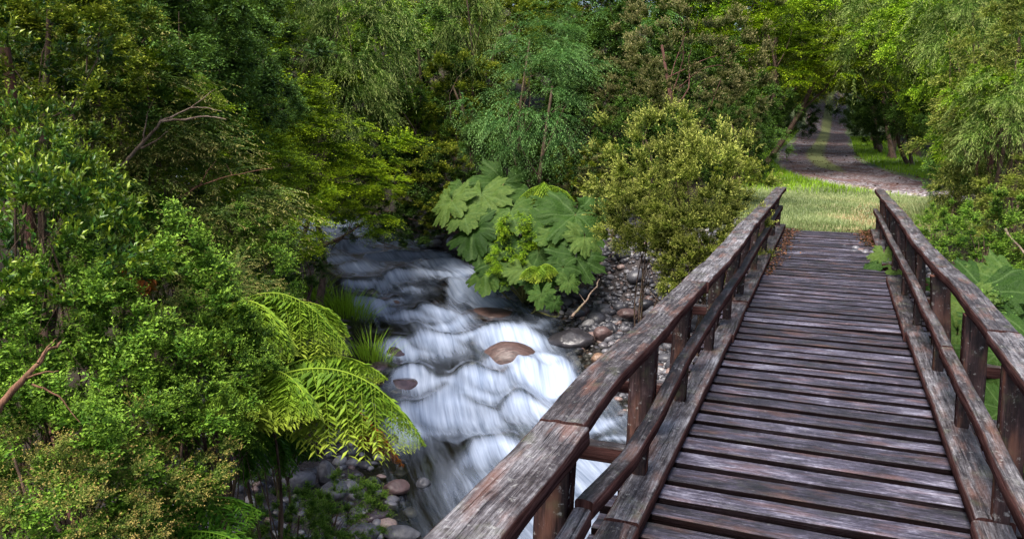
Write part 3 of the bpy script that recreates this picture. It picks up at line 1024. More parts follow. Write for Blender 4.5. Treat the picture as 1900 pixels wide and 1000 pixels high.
LM = dict(
    myrtle=leaf_mat('myrtle_leaf', (0.012, 0.035, 0.008), (0.04, 0.105, 0.018), (0.085, 0.175, 0.03), (0.14, 0.23, 0.05)),
    glossy=leaf_mat('glossy_leaf', (0.010, 0.035, 0.012), (0.025, 0.085, 0.02), (0.08, 0.16, 0.035), (0.17, 0.22, 0.04), rough=0.35, spec=0.3),
    feather=leaf_mat('feathery_leaf', (0.02, 0.045, 0.015), (0.055, 0.11, 0.03), (0.12, 0.18, 0.06), (0.20, 0.18, 0.09)),
    tanflower=leaf_mat('tan_leaf', (0.02, 0.045, 0.012), (0.055, 0.11, 0.025), (0.12, 0.16, 0.05), (0.26, 0.20, 0.10)),
    beech=leaf_mat('beech_leaf', (0.02, 0.05, 0.006), (0.07, 0.14, 0.012), (0.16, 0.25, 0.025), (0.22, 0.31, 0.04)),
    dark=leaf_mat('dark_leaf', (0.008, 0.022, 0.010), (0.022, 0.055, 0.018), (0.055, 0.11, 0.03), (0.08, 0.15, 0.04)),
    gold=leaf_mat('golden_leaf', (0.016, 0.035, 0.008), (0.055, 0.10, 0.016), (0.13, 0.175, 0.03), (0.19, 0.22, 0.045)),
    blue=leaf_mat('bluish_leaf', (0.015, 0.045, 0.02), (0.04, 0.115, 0.04), (0.10, 0.21, 0.08), (0.15, 0.26, 0.12)),
    bamboo=leaf_mat('bamboo_leaf', (0.02, 0.06, 0.012), (0.07, 0.15, 0.035), (0.17, 0.27, 0.08), (0.26, 0.32, 0.15)),
    brown=leaf_mat('brownish_leaf', (0.018, 0.032, 0.012), (0.050, 0.075, 0.024), (0.12, 0.135, 0.06), (0.20, 0.19, 0.12)),
    olive=leaf_mat('olive_shoot_leaf', (0.022, 0.04, 0.010), (0.075, 0.12, 0.022), (0.17, 0.22, 0.055), (0.26, 0.29, 0.11)),
    bright=leaf_mat('bright_leaf', (0.02, 0.06, 0.01), (0.07, 0.17, 0.02), (0.17, 0.30, 0.04), (0.25, 0.38, 0.06)),
    hill=leaf_mat('distant_leaf', (0.02, 0.045, 0.025), (0.05, 0.10, 0.055), (0.12, 0.19, 0.10), (0.15, 0.22, 0.12)),
)

ARCH = {}


def arch(key, *a, **k):
    ARCH[key] = crown_mesh('crown', *a, **k)


# close shrubs (radius about 0.8 m)
arch('myrtle', 1, LM['myrtle'], rad=(0.85, 0.85, 0.65), nclump=85, tw=30, tlen=0.13, elev=(-20, 75), droop=0.1, nleaf=10, leaf=0.036, width=0.5, ang=0.95, csize=0.05, inner=0.5, stems=0.0015, cdown=0.6, flat=.4, shoots=(60, .2))
arch('myrtle2', 2, LM['myrtle'], rad=(0.85, 0.85, 0.65), nclump=90, tw=26, tlen=0.15, elev=(-10, 75), droop=0.2, nleaf=11, leaf=0.032, width=0.5, ang=1.0, csize=0.05, inner=0.5, stems=0.0015, cdown=0.6, shoots=(120, .2), flat=.4)
arch('glossy', 3, LM['glossy'], rad=(0.8, 0.8, 0.75), nclump=64, tw=12, tlen=0.22, elev=(10, 75), droop=0.1, nleaf=13, leaf=0.062, width=0.42, ang=0.8, csize=0.10, inner=0.5, updir=0.25, whorl=True, stems=0.003, flat=.5)
arch('feather', 4, LM['feather'], rad=(0.85, 0.85, 0.7), nclump=50, tw=18, tlen=0.36, elev=(-15, 30), droop=0.4, nleaf=26, leaf=0.048, width=0.3, ang=0.8, csize=0.10, inner=0.4, stems=0.002, flat=.25, cdown=.4)
arch('tan', 5, LM['tanflower'], rad=(0.85, 0.85, 0.55), nclump=80, tw=24, tlen=0.17, elev=(-5, 70), droop=0.1, nleaf=15, leaf=0.024, width=0.5, ang=0.95, csize=0.06, inner=0.5, stems=0.002, whorl=True, flat=.5)
# the bush by the bridge end
arch('olive', 6, LM['olive'], rad=(1.0, 1.0, 0.95), nclump=150, tw=26, tlen=0.19, elev=(-5, 80), droop=0.0, nleaf=12, leaf=0.046, width=0.38, ang=0.75, csize=0.06, inner=0.5, low=-.97, lump=.5, updir=0.15, stems=0.002, shoots=(300, 0.28), whorl=True, flat=.45)
# trees of the wood (radius about 2 m)
arch('beech', 7, LM['beech'], rad=(2, 2, 1.7), nclump=95, tw=34, tlen=0.55, elev=(-8, 14), droop=0.18, nleaf=13, leaf=0.085, width=0.62, ang=0.95, csize=0.16, inner=0.5, low=-.8, cdown=0.2, flat=.22, lump=.45)
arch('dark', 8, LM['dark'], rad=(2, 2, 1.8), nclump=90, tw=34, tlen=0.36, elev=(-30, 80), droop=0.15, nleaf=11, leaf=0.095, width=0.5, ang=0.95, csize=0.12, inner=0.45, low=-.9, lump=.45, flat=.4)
arch('gold', 9, LM['gold'], rad=(2, 2, 1.8), nclump=90, tw=36, tlen=0.34, elev=(-10, 80), droop=0.1, nleaf=10, leaf=0.085, width=0.52, ang=0.9, csize=0.12, inner=0.5, low=-.9, lump=.5, flat=.4)
arch('blue', 10, LM['blue'], rad=(2, 2, 1.8), nclump=60, tw=24, tlen=0.85, elev=(-15, 20), droop=0.45, nleaf=20, leaf=0.085, width=0.36, ang=0.8, csize=0.14, inner=0.35, low=-.8, cdown=.3, lump=.55, flat=.22)
arch('bamboo', 11, LM['bamboo'], rad=(1.9, 1.9, 1.9), nclump=60, tw=28, tlen=0.85, elev=(-25, 60), droop=0.7, nleaf=17, leaf=0.17, width=0.13, ang=0.5, csize=0.14, inner=0.4, low=-.9, flat=.5, lump=.45, stems=0.004)
arch('brown', 12, LM['brown'], rad=(2, 2, 2.1), nclump=130, tw=30, tlen=0.27, elev=(10, 85), droop=0.0, nleaf=12, leaf=0.072, width=0.42, ang=0.75, csize=0.09, inner=0.5, low=-.9, updir=.2, whorl=True, lump=.35)
arch('bright', 13, LM['bright'], rad=(2, 2, 1.8), nclump=85, tw=32, tlen=0.42, elev=(-30, 60), droop=0.35, nleaf=12, leaf=0.105, width=0.42, ang=0.8, csize=0.13, inner=0.45, low=-.9, lump=.5, flat=.4)
arch('willow', 14, LM['olive'], rad=(1.7, 1.7, 2.0), nclump=90, tw=28, tlen=0.42, elev=(-20, 65), droop=0.3, nleaf=13, leaf=0.11, width=0.22, ang=0.65, csize=0.12, inner=0.45, low=-.9, lump=.45, stems=0.003)
arch('hill', 15, LM['hill'], rad=(2.4, 2.4, 1.9), nclump=100, tw=32, tlen=0.42, elev=(-5, 80), droop=0.1, nleaf=10, leaf=0.12, width=0.55, ang=0.9, csize=0.14, inner=0.5, low=-.6, lump=.45, flat=.4)


def tube(P, Rr, k=7, seed=0, wob=0.0):
    P = np.asarray(P, float)
    Rr = np.asarray(Rr, float)
    T = nrmz(np.gradient(P, axis=0))
    ref = np.array([0.31, 0.17, 0.93]) if abs(T[0, 2]) < 0.8 else np.array([0.9, 0.3, 0.1])
    S = nrmz(np.cross(T, ref))
    U = np.cross(S, T)
    a = np.arange(k) / k * 2 * np.pi
    rr = Rr[:, None] * (1 + wob * vnoise(np.arange(len(P))[:, None] * 0.8 + seed, np.cos(a)[None] * 1.5, np.sin(a)[None] * 1.5, seed))
    V = P[:, None] + S[:, None] * (np.cos(a)[None] * rr)[..., None] + U[:, None] * (np.sin(a)[None] * rr)[..., None]
    m = len(P)
    i = (np.arange(m - 1)[:, None] * k + np.arange(k)[None]).ravel()
    j = (np.arange(m - 1)[:, None] * k + (np.arange(k)[None] + 1) % k).ravel()
    return V.reshape(-1, 3), np.stack([i, j, j + k, i + k], 1)


def join(parts):
    V, F, o = [], [], 0
    for v, f in parts:
        V.append(v)
        F.append(f + o)
        o += len(v)
    return np.concatenate(V), np.concatenate(F)


def limb(rng, a, b, r0, r1, n=9, bend=0.08, wob=0.2):
    a = np.asarray(a, float)
    b = np.asarray(b, float)
    t = np.linspace(0, 1, n)[:, None]
    L = np.linalg.norm(b - a)
    off = rng.normal(0, bend * L, 3)
    off2 = rng.normal(0, bend * L * 0.5, 3)
    P = a + (b - a) * t + off * np.sin(np.pi * t) + off2 * np.sin(2 * np.pi * t)
    return P, r0 + (r1 - r0) * t[:, 0] ** 0.8


def trunk_mesh(rng, C, scl, rad, r0, mat, nl=7, stems=1):
    """from origin up into the crown centred at C (local), with limbs"""
    parts = []
    C = np.asarray(C, float)
    for s in range(stems):
        top = C + np.array([rng.normal(0, .25), rng.normal(0, .25), 0.25]) * rad * scl
        st = rng.normal(0, 0.10 if stems > 1 else 0.0, 3) * np.array([1, 1, 0]) * scl
        P, Rr = limb(rng, st + np.array([0, 0, -0.15]), top, r0, r0 * 0.3, 12, 0.05)
        Rr[0] *= 1.35
        parts.append(tube(P, Rr, 8, int(rng.integers(99)), 0.25))
        for i in range(nl):
            t = rng.uniform(0.35, 0.9)
            k = int(t * 11)
            d = nrmz(rng.normal(size=3) + np.array([0, 0, 0.4]))
            e = C + d * np.array(rad) * scl * rng.uniform(0.6, 0.95)
            Q, Rq = limb(rng, P[k], e, Rr[k] * 0.5, Rr[k] * 0.08, 7, 0.08)
            parts.append(tube(Q, Rq, 5))
    V, F = join(parts)
    return np_mesh('trunk', V, F, mat, smooth=True)


PLANTS = 0


def plant(name, key, px, py, D, scl, label, cat, group=None, trunk=0.0, bark=None, sz=1.0, stems=1, wx=1.0, xyz=None, base=None):
    """a tree or shrub whose crown is centred where the photo shows it; trunk rises from the ground below"""
    global PLANTS
    PLANTS += 1
    rng = np.random.default_rng(1000 + PLANTS)
    P = at(px, py, D) if xyz is None else np.array(xyz, float)
    bx, by = P[0], P[1]
    if base is not None:
        bx, by = base
    for _ in range(3):                                     # roots stand clear of the water and of the track
        d_, s_, zw_, hw_ = stream_coords(np.array([bx]), np.array([by]))
        if abs(d_[0]) < hw_[0] + 0.5:
            q_ = int(np.argmin((CD[:, 0] - bx) ** 2 + (CD[:, 1] - by) ** 2))
            sd_ = -1.0 if P[0] < CD[q_, 0] and D > 6 and key != 'gold' else 1.0
            sd_ = math.copysign(1.0, d_[0]) if abs(d_[0]) > 0.8 else sd_
            bx = CD[q_, 0] - CT[q_, 1] * sd_ * (hw_[0] + 0.7)
            by = CD[q_, 1] + CT[q_, 0] * sd_ * (hw_[0] + 0.7)
        td = np.hypot(TRK[:, 0] - bx, TRK[:, 1] - by)
        q_ = int(td.argmin())
        if td[q_] < 3.0:
            v_ = np.array([bx - TRK[q_, 0], by - TRK[q_, 1]])
            v_ = v_ / max(np.hypot(*v_), .01)
            bx, by = TRK[q_, 0] + v_[0] * 3.3, TRK[q_, 1] + v_[1] * 3.3
    g = gz(bx, by)
    o = empty(name, (bx, by, g))
    tag(o, label, cat, group)
    off = P - np.array([bx, by, g])
    s = (scl * wx * rng.uniform(.93, 1.07), scl * wx * rng.uniform(.93, 1.07), scl * sz)
    link('crown', ARCH[key], o, off, (rng.normal(0, .06), rng.normal(0, .06), rng.uniform(0, 6.28)), s)
    R0 = {'myrtle': .8, 'myrtle2': .8, 'glossy': .8, 'feather': .8, 'tan': .8, 'olive': 1.0}.get(key, 2.0)
    r0 = trunk or (0.02 + 0.045 * scl * R0)
    shrub = R0 <= 1.0
    off[2] = max(off[2], 0.15)
    link('stem' if shrub else 'trunk', trunk_mesh(rng, off, scl, R0 * 0.8 * np.array([1, 1, sz]), r0 if not shrub or trunk else 0.018, bark or BARK, 6 if not shrub else 4, stems if not shrub else max(3, stems)), o)
    return o


# ------------------------------------------------------------------ trees of the wood behind the stream
def row(name, key, cat, group, items, **kw):
    for it in items:
        plant(name, key, *it[:4], it[4], cat, group, **{**kw, **(it[5] if len(it) > 5 else {})})


row('beech_tree', 'beech', 'tree', 'beech trees leaning over the stream', [
    (575, 330, 15.0, 0.72, 'yellow-green beech tree whose tiers of foliage hang over the upper stream'),
    (470, 250, 14.0, 0.70, 'green beech tree just left of the one that hangs over the stream'),
    (520, 130, 19.0, 0.85, 'beech tree high up above the leaning beech, below the bluish far trees'),
    (400, 400, 12.5, 0.45, 'low yellow-green beech sapling left of the upper stream'),
    (1440, 90, 30.0, 1.0, 'olive-green beech tree on the left side of the track entrance'),
    (1650, 100, 32.0, 1.0, 'beech tree with yellow-green foliage arching over the track from the right'),
])
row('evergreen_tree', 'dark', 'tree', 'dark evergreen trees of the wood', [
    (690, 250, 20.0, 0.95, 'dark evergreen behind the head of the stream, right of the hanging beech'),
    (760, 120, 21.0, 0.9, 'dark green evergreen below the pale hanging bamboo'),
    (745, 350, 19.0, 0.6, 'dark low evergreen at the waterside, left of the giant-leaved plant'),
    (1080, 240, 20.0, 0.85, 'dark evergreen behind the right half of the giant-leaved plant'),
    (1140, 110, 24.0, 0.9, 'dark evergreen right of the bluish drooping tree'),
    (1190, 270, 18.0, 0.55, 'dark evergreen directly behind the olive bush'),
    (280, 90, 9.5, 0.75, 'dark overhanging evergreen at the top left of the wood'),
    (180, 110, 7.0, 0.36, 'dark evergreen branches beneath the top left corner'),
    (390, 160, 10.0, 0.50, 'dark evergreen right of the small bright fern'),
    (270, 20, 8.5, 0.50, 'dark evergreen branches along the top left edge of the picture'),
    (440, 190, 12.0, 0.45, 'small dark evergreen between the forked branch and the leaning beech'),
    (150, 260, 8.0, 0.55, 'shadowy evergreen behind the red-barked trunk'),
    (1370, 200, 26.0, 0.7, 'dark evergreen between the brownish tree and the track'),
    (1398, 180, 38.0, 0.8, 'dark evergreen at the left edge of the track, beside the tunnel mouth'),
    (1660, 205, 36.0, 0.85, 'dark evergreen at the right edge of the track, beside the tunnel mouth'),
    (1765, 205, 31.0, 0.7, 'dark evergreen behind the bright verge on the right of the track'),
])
row('golden_tree', 'gold', 'tree', 'golden-green trees of the wood', [
    (860, 180, 20.5, 0.62, 'golden-green tree in the middle of the wood, left of the bluish tree'),
    (930, 70, 23.0, 0.8, 'golden-green tree above the bluish drooping tree'),
    (800, 330, 18.8, 0.5, 'small golden-green tree above the left end of the giant-leaved plant'),
    (1090, 320, 17.5, 0.38, 'small golden-green tree between the giant-leaved plant and the olive bush'),
    (1020, 40, 25.0, 0.8, 'golden-green tree along the top of the picture, right of the centre'),
    (1500, 120, 42.0, 1.1, 'golden-green tree leaning over the left side of the track'),
    (90, 70, 6.0, 0.34, 'golden-green leafy branches at the top left corner', dict(sz=1.2)),
])
row('drooping_tree', 'blue', 'tree', 'bluish drooping trees', [
    (1000, 190, 17.5, 0.68, 'bluish-green tree with drooping sprays above the giant-leaved plant', dict(sz=1.25)),
    (1010, 90, 19.0, 0.5, 'bluish-green drooping tree top rising behind the other bluish tree'),
    (1110, 30, 24.0, 0.8, 'pale bluish drooping tree at the top of the wood, left of the brownish tree'),
])
row('bamboo_clump', 'bamboo', 'bamboo', 'clumps of drooping bamboo', [
    (650, 60, 19.0, 0.62, 'pale drooping bamboo at the top of the wood above the hanging beech', dict(sz=1.3)),
    (650, 190, 18.5, 0.5, 'tan and green bamboo beneath the pale bamboo', dict(sz=1.1)),
    (860, 20, 21.0, 0.45, 'slim pale bamboo hanging at the top of the wood near its middle', dict(sz=1.5)),
    (1660, 60, 30.0, 0.8, 'silvery bamboo hanging over the right side of the track'),
    (1800, 40, 18.0, 0.5, 'silvery-green bamboo high in the right corner'),
    (1880, 210, 14.0, 0.4, 'bamboo with drooping leaves at the right edge, above the bright bush'),
    (1560, 30, 34.0, 1.0, 'greyish bamboo arching high above the track'),
])
row('brownish_tree', 'brown', 'tree', 'brownish-green tufted trees', [
    (1270, 110, 19.5, 0.95, 'tall brownish-green tree with tufted foliage left of the track', dict(bark=REDBARK)),
    (1180, 190, 19.0, 0.5, 'smaller brownish-green tree at the left foot of the tall tufted one'),
    (1340, 240, 20.0, 0.45, 'low brownish-green tree behind the top of the olive bush'),
])
row('leafy_tree', 'bright', 'tree', 'bright leafy trees right of the track', [
    (1780, 170, 28.0, 0.75, 'bright green leafy tree over the verge, right of the tunnel'),
    (1760, 60, 26.0, 0.8, 'bright green tree behind the silvery bamboo'),
    (1600, 20, 42.0, 1.2, 'fresh green tree closing the gap high above the track'),
    (730, 60, 25.0, 0.8, 'fresh green tree high between the pale bamboos'),
    (1250, 0, 30.0, 1.1, 'fresh green tree top behind the tall brownish tree'),
])
row('willow_like_tree', 'willow', 'tree', 'yellow-green narrow-leaved trees', [
    (1830, 250, 15.5, 0.62, 'yellow-green narrow-leaved tree on the right with a slim pale trunk', dict(sz=1.1, trunk=0.10, bark=REDBARK, base=tuple(at(1853, 400, 15.5)[:2]))),
    (1885, 90, 15.0, 0.45, 'yellow-green narrow-leaved tree in the upper right corner'),
    (1790, 340, 16.5, 0.28, 'small yellow-green bush at the edge of the clearing, right of the bridge end'),
])
# the bluish wood on the hill in the upper left, and the trees over and beyond the track
row('hill_tree', 'hill', 'tree', 'bluish trees on the far hillside', [
    (430, 40, 30.0, 1.1, 'bluish tree on the hillside nearest the dark overhanging evergreen'),
    (520, 20, 34.0, 1.2, 'bluish hillside tree above the leaning beech'),
    (590, 110, 30.0, 0.9, 'bluish hillside tree in the notch left of the pale bamboo'),
    (600, 10, 38.0, 1.2, 'bluish hillside tree at the top beside the pale bamboo'),
])
k = 0
for (x, y, h, s, key, lab) in [
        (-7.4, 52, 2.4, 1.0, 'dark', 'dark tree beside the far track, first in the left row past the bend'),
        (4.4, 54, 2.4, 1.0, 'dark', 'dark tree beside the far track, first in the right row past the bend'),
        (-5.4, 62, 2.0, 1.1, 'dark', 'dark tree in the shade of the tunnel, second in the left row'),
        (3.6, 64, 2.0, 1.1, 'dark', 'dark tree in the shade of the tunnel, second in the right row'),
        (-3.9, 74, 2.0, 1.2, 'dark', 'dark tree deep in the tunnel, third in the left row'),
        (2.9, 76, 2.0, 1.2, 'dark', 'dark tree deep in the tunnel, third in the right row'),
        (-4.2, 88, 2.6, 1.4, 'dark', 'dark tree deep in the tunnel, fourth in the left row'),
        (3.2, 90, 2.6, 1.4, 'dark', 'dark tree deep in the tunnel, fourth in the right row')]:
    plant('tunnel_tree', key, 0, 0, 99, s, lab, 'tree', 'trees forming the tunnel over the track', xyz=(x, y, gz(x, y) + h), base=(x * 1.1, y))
for (x, y, z, s, key, lab) in [
        (-1.0, 66, 6.6, 1.4, 'dark', 'dark crown meeting over the track at the tunnel mouth'),
        (-3.4, 104, 8.0, 1.6, 'dark', 'dark crown leaning in from the left near the far end of the tunnel'),
        (2.6, 104, 8.0, 1.6, 'dark', 'dark crown leaning in from the right near the far end of the tunnel'),
        (-0.8, 70, 11.5, 2.6, 'dark', 'great added shading crown above the first half of the tunnel'),  # second canopy layer, added to darken the track below
        (-0.8, 88, 13.0, 2.8, 'dark', 'great added shading crown above the second half of the tunnel'),
        (-8.3, 52, 5.5, 2.2, 'dark', 'added shading tree nearest the mouth on the left side of the tunnel'),  # outer rows on both sides, added to keep light out of the tunnel
        (-8.3, 63, 6, 2.2, 'dark', 'added shading tree second from the mouth on the left side of the tunnel'),
        (-8.3, 75, 6.8, 2.2, 'dark', 'added shading tree in the middle on the left side of the tunnel'),
        (-8.3, 88, 8, 2.2, 'dark', 'added shading tree second from the far end on the left side of the tunnel'),
        (-8.3, 102, 9.5, 2.2, 'dark', 'added shading tree nearest the far end on the left side of the tunnel'),
        (7.2, 52, 5.5, 2.2, 'dark', 'added shading tree nearest the mouth on the right side of the tunnel'),
        (7.2, 63, 6, 2.2, 'dark', 'added shading tree second from the mouth on the right side of the tunnel'),
        (7.2, 75, 6.8, 2.2, 'dark', 'added shading tree in the middle on the right side of the tunnel'),
        (7.2, 88, 8, 2.2, 'dark', 'added shading tree second from the far end on the right side of the tunnel'),
        (7.2, 102, 9.5, 2.2, 'dark', 'added shading tree nearest the far end on the right side of the tunnel'),
        (-3.0, 96, 10.8, 2.3, 'dark', 'broad added shading crown left over the deepest part of the tunnel'),  # extra crowns added to deepen the shade at the far end
        (2.4, 97, 10.9, 2.3, 'dark', 'broad added shading crown right over the deepest part of the tunnel'),
        (-0.6, 106, 12.6, 2.6, 'dark', 'broad added shading crown over the end of the tunnel'),
        (-3.6, 112, 8.4, 1.7, 'dark', 'dark tree left of the bright end of the tunnel'),
        (2.6, 112, 8.4, 1.7, 'dark', 'dark tree right of the bright end of the tunnel'),
        (-2.5, 62, 14, 2.7, 'dark', 'towering added shading crown first on the left over the tunnel roof'),  # crowns stacked on top, added only to block light through the roof
        (2.5, 66, 14.5, 2.7, 'dark', 'towering added shading crown first on the right over the tunnel roof'),
        (-2.5, 78, 15.5, 2.7, 'dark', 'towering added shading crown second on the left over the tunnel roof'),
        (2.5, 82, 16, 2.7, 'dark', 'towering added shading crown second on the right over the tunnel roof'),
        (-2.5, 94, 17, 2.7, 'dark', 'towering added shading crown third on the left over the tunnel roof'),
        (2.0, 100, 17.5, 2.7, 'dark', 'towering added shading crown third on the right over the tunnel roof'),
        (-1, 90, 9.6, 2.7, 'dark', 'towering added shading crown lowest over the tunnel roof'),
        (-0.2, 58, 6.4, 1.3, 'dark', 'lowest dark crown hanging over the track at the tunnel mouth'),
        (-1.5, 74, 7.0, 1.5, 'dark', 'dark crown over the track just inside the tunnel'),
        (0.2, 82, 7.4, 1.5, 'dark', 'dark crown meeting over the track in the middle of the tunnel'),
        (-1.6, 91, 8.2, 1.6, 'dark', 'dark crown over the track in the far half of the tunnel'),
        (0.2, 99, 9.0, 1.6, 'dark', 'dark crown over the track near the far end of the tunnel'),
        (-1.6, 50, 7.4, 1.3, 'beech', 'yellow-green crown over the track in front of the tunnel mouth'),
        (-0.6, 126, 14.5, 3.0, 'bright', 'light green crown beyond the far end of the tunnel'),
        (-6.5, 118, 9.5, 2.4, 'beech', 'light green tree left of the far end of the tunnel'),
        (6, 118, 9.5, 2.4, 'beech', 'light green tree right of the far end of the tunnel')]:
    plant('arching_tree', key, 0, 0, 0, s, lab, 'tree', 'trees arching over the track', xyz=(x, y, z), base=(x + (5.5 if x > -0.8 else -5.5), y + 1), trunk=0.22)

# second rank, filling the wood behind
rb = np.random.default_rng(77)
for i, (px, D, z, s, key, lab) in enumerate([
        (-60, 13, 4.2, 1.0, 'dark', 'dark tree behind the left edge of the wood'),
        (120, 13, 4.5, 1.0, 'dark', 'dark tree behind the golden branches in the left corner'),
        (260, 15, 4.8, 1.1, 'dark', 'tree behind the dark overhanging evergreen'),
        (360, 18, 4.8, 1.1, 'dark', 'dark tree between the overhanging evergreen and the hillside'),
        (400, 22, 6.5, 1.2, 'dark', 'tall dark tree below the bluish hillside'),
        (700, 27, 5.6, 1.3, 'dark', 'tall dark tree behind the pale bamboo'),
        (820, 28, 6.0, 1.3, 'gold', 'tall golden tree behind the slim bamboo'),
        (930, 28, 6.6, 1.4, 'dark', 'tall dark tree behind the golden-green trees'),
        (1050, 29, 6.6, 1.4, 'beech', 'tall beech behind the bluish drooping trees'),
        (1160, 30, 6.8, 1.4, 'dark', 'tall dark tree behind the evergreen at the top centre-right'),
        (1340, 46, 9.5, 1.8, 'hill', 'pale green tree far behind the tall brownish tree'),
        (1480, 58, 12.0, 2.2, 'bright', 'tallest green tree far behind the left side of the track'),
        (1620, 60, 12.5, 2.2, 'beech', 'tallest beech far behind the right side of the track'),
        (1250, 36, 8.5, 1.5, 'gold', 'tall golden tree far behind the left side of the tufted tree'),
        (1420, 38, 9.0, 1.5, 'dark', 'tall dark tree behind the beech at the left of the track'),
        (1540, 48, 11.5, 1.8, 'gold', 'tall golden tree high above the middle of the track'),
        (1600, 40, 8.6, 1.2, 'beech', 'beech foliage hanging above the right of the tunnel'),
        (1740, 38, 7.5, 1.5, 'dark', 'tall dark tree behind the silvery bamboo'),
        (1860, 28, 6.5, 1.3, 'bright', 'tall fresh green tree in the right corner behind the bamboo'),
        (1370, 33, 7.2, 1.4, 'bright', 'tall fresh green tree behind the brownish tree'),
        (1450, 44, 9.5, 1.7, 'beech', 'tall beech left of the track behind the first row'),
        (1700, 44, 9.0, 1.7, 'bright', 'tall green tree right of the track behind the first row'),
        (1820, 34, 7.2, 1.5, 'bamboo', 'tall silvery bamboo behind the right-hand trees'),
        (1930, 24, 5.5, 1.2, 'dark', 'dark tree behind the right edge of the wood'),
        (1780, 28, 3.0, 1.0, 'dark', 'dark low tree behind the bright tree of the right verge'),
        (1900, 20, 2.4, 0.9, 'dark', 'dark tree behind the yellow-green tree on the right'),
        (830, 24, 3.0, 1.0, 'dark', 'dark tree in the depth of the wood behind the small golden tree'),
        (960, 24, 2.6, 1.0, 'dark', 'dark tree in the depth of the wood behind the bluish tree'),
        (1150, 24, 2.8, 1.0, 'dark', 'dark tree in the depth of the wood behind the olive bush'),
        (1280, 26, 2.8, 1.0, 'dark', 'dark tree behind the foot of the tall brownish tree')]):
    p = at(px, 300, D)
    plant('wood_tree', key, 0, 0, 0, s, lab, 'tree', 'trees standing deeper in the wood', xyz=(p[0], p[1], z))

# ------------------------------------------------------------------ shrubs on the near left bank
row('myrtle_shrub', 'myrtle', 'shrub', 'small-leaved green shrubs on the near bank', [
    (60, 660, 4.6, 0.75, 'small-leaved green shrub at the left edge below the glossy shrub'),
    (250, 600, 4.9, 0.85, 'small-leaved green shrub in the middle of the near bank'),
    (150, 800, 4.2, 0.80, 'small-leaved green shrub behind the brown dead stick in the lower left'),
    (390, 690, 4.6, 0.55, 'small-leaved shrub reaching under the upper fern'),
    (540, 975, 5.6, 0.42, 'dark small-leaved shrub at the bottom beside the grey rocks'),
])
row('myrtle_shrub', 'myrtle2', 'shrub', 'small-leaved green shrubs on the near bank', [
    (330, 780, 4.4, 0.60, 'small-leaved green shrub above the dark hollow at the lower left'),
    (20, 900, 3.8, 0.70, 'small-leaved green shrub in the bottom left corner'),
    (420, 520, 6.2, 0.70, 'small-leaved shrub above the mossy log'),
    (640, 950, 6.6, 0.45, 'low small-leaved shrub beside the pebbly shore'),
    (420, 850, 6.0, 0.45, 'shaded small-leaved shrub inside the dark hollow'),
])
row('glossy_shrub', 'glossy', 'shrub', 'glossy-leaved shrubs at the left edge', [
    (70, 490, 5.0, 0.85, 'glossy-leaved shrub with upright shoots at the left edge'),
    (60, 330, 5.4, 0.60, 'glossy-leaved shrub around the red-barked trunk'),
    (200, 500, 6.0, 0.5, 'small glossy-leaved shrub right of the red-barked trunk'),
])
row('feathery_shrub', 'feather', 'shrub', 'feathery shrubs of the left bank', [
    (330, 370, 7.0, 1.0, 'feathery pale green shrub with tan tips in the middle of the left bank'),
    (190, 200, 7.0, 1.0, 'feathery yellow-green shrub below the top left branches'),
    (300, 480, 6.4, 0.7, 'feathery shrub above the rusty dead fronds'),
    (430, 580, 5.4, 0.45, 'feathery shrub around the root of the upper fern'),
])
row('tan_shrub', 'tan', 'shrub', 'tan-flowered shrubs at the bottom left', [
    (150, 940, 3.9, 0.62, 'small-leaved shrub sprinkled with tan flowers at the bottom left'),
    (60, 990, 3.4, 0.5, 'tan-flowered shrub in the very corner at the bottom left'),
])
row('beech_sapling', 'beech', 'tree', 'yellow-green saplings of the left bank', [
    (490, 400, 12.5, 0.40, 'yellow-green sapling spreading low above the upper stream'),
    (650, 350, 17.0, 0.40, 'yellow-green spray of foliage drooping nearest the water', dict(base=(-14.5, 12.5))),
    (330, 300, 9.5, 0.45, 'yellow-green sapling behind the bare forked branch'),
    (250, 230, 8.0, 0.42, 'yellow-green sapling left of the bare forked branch'),
    (450, 340, 10.5, 0.42, 'yellow-green sapling right of the thin tan branch'),
    (420, 450, 8.5, 0.34, 'low yellow-green sapling above the mossy log'),
])
# ------------------------------------------------------------------ shrubs of the far bank and the right side
row('leafy_tree', 'bright', 'tree', 'bright leafy trees right of the track', [
    (1700, 50, 27.0, 0.75, 'bright green tree directly above the right verge, under the silvery bamboo'),
    (1860, 170, 14.5, 0.34, 'bright leafy branches between the yellow-green tree and the corner'),
    (1790, 130, 20.0, 0.5, 'bright green tree at the left shoulder of the yellow-green tree'),
])
plant('olive_bush', 'olive', 1262, 360, 13.2, 1.30, 'large olive-green bush with upright shoots left of the bridge end', 'bush', sz=1.05, stems=5)
plant('olive_bush', 'olive', 1205, 400, 13.0, 0.72, 'lower olive bush bulging from the large one over the gravel bank', 'bush', stems=4)
plant('olive_bush', 'olive', 1300, 450, 12.6, 0.80, 'olive bush pressed against the outside of the bridge railing', 'bush', stems=4)
plant('olive_bush', 'olive', 1285, 485, 12.4, 0.62, 'lowest olive bush reaching down to the gravel beside the railing', 'bush', stems=3)
plant('golden_bush', 'gold', 1368, 322, 16.2, 0.22, 'golden-tinged bush between the large olive bush and the railing end', 'bush')
plant('leafy_plant', 'bright', 965, 430, 15.6, 0.30, 'yellow-green leafy plant growing in the middle of the giant-leaved plant', 'plant')
plant('leafy_plant', 'bright', 940, 490, 15.2, 0.20, 'yellow-green leafy plant at the waterside below the giant leaves', 'plant')
plant('myrtle_shrub', 'myrtle', 1830, 455, 11.0, 0.80, 'low bright shrub right of the bridge above the giant leaves', 'shrub', 'bushes right of the bridge')
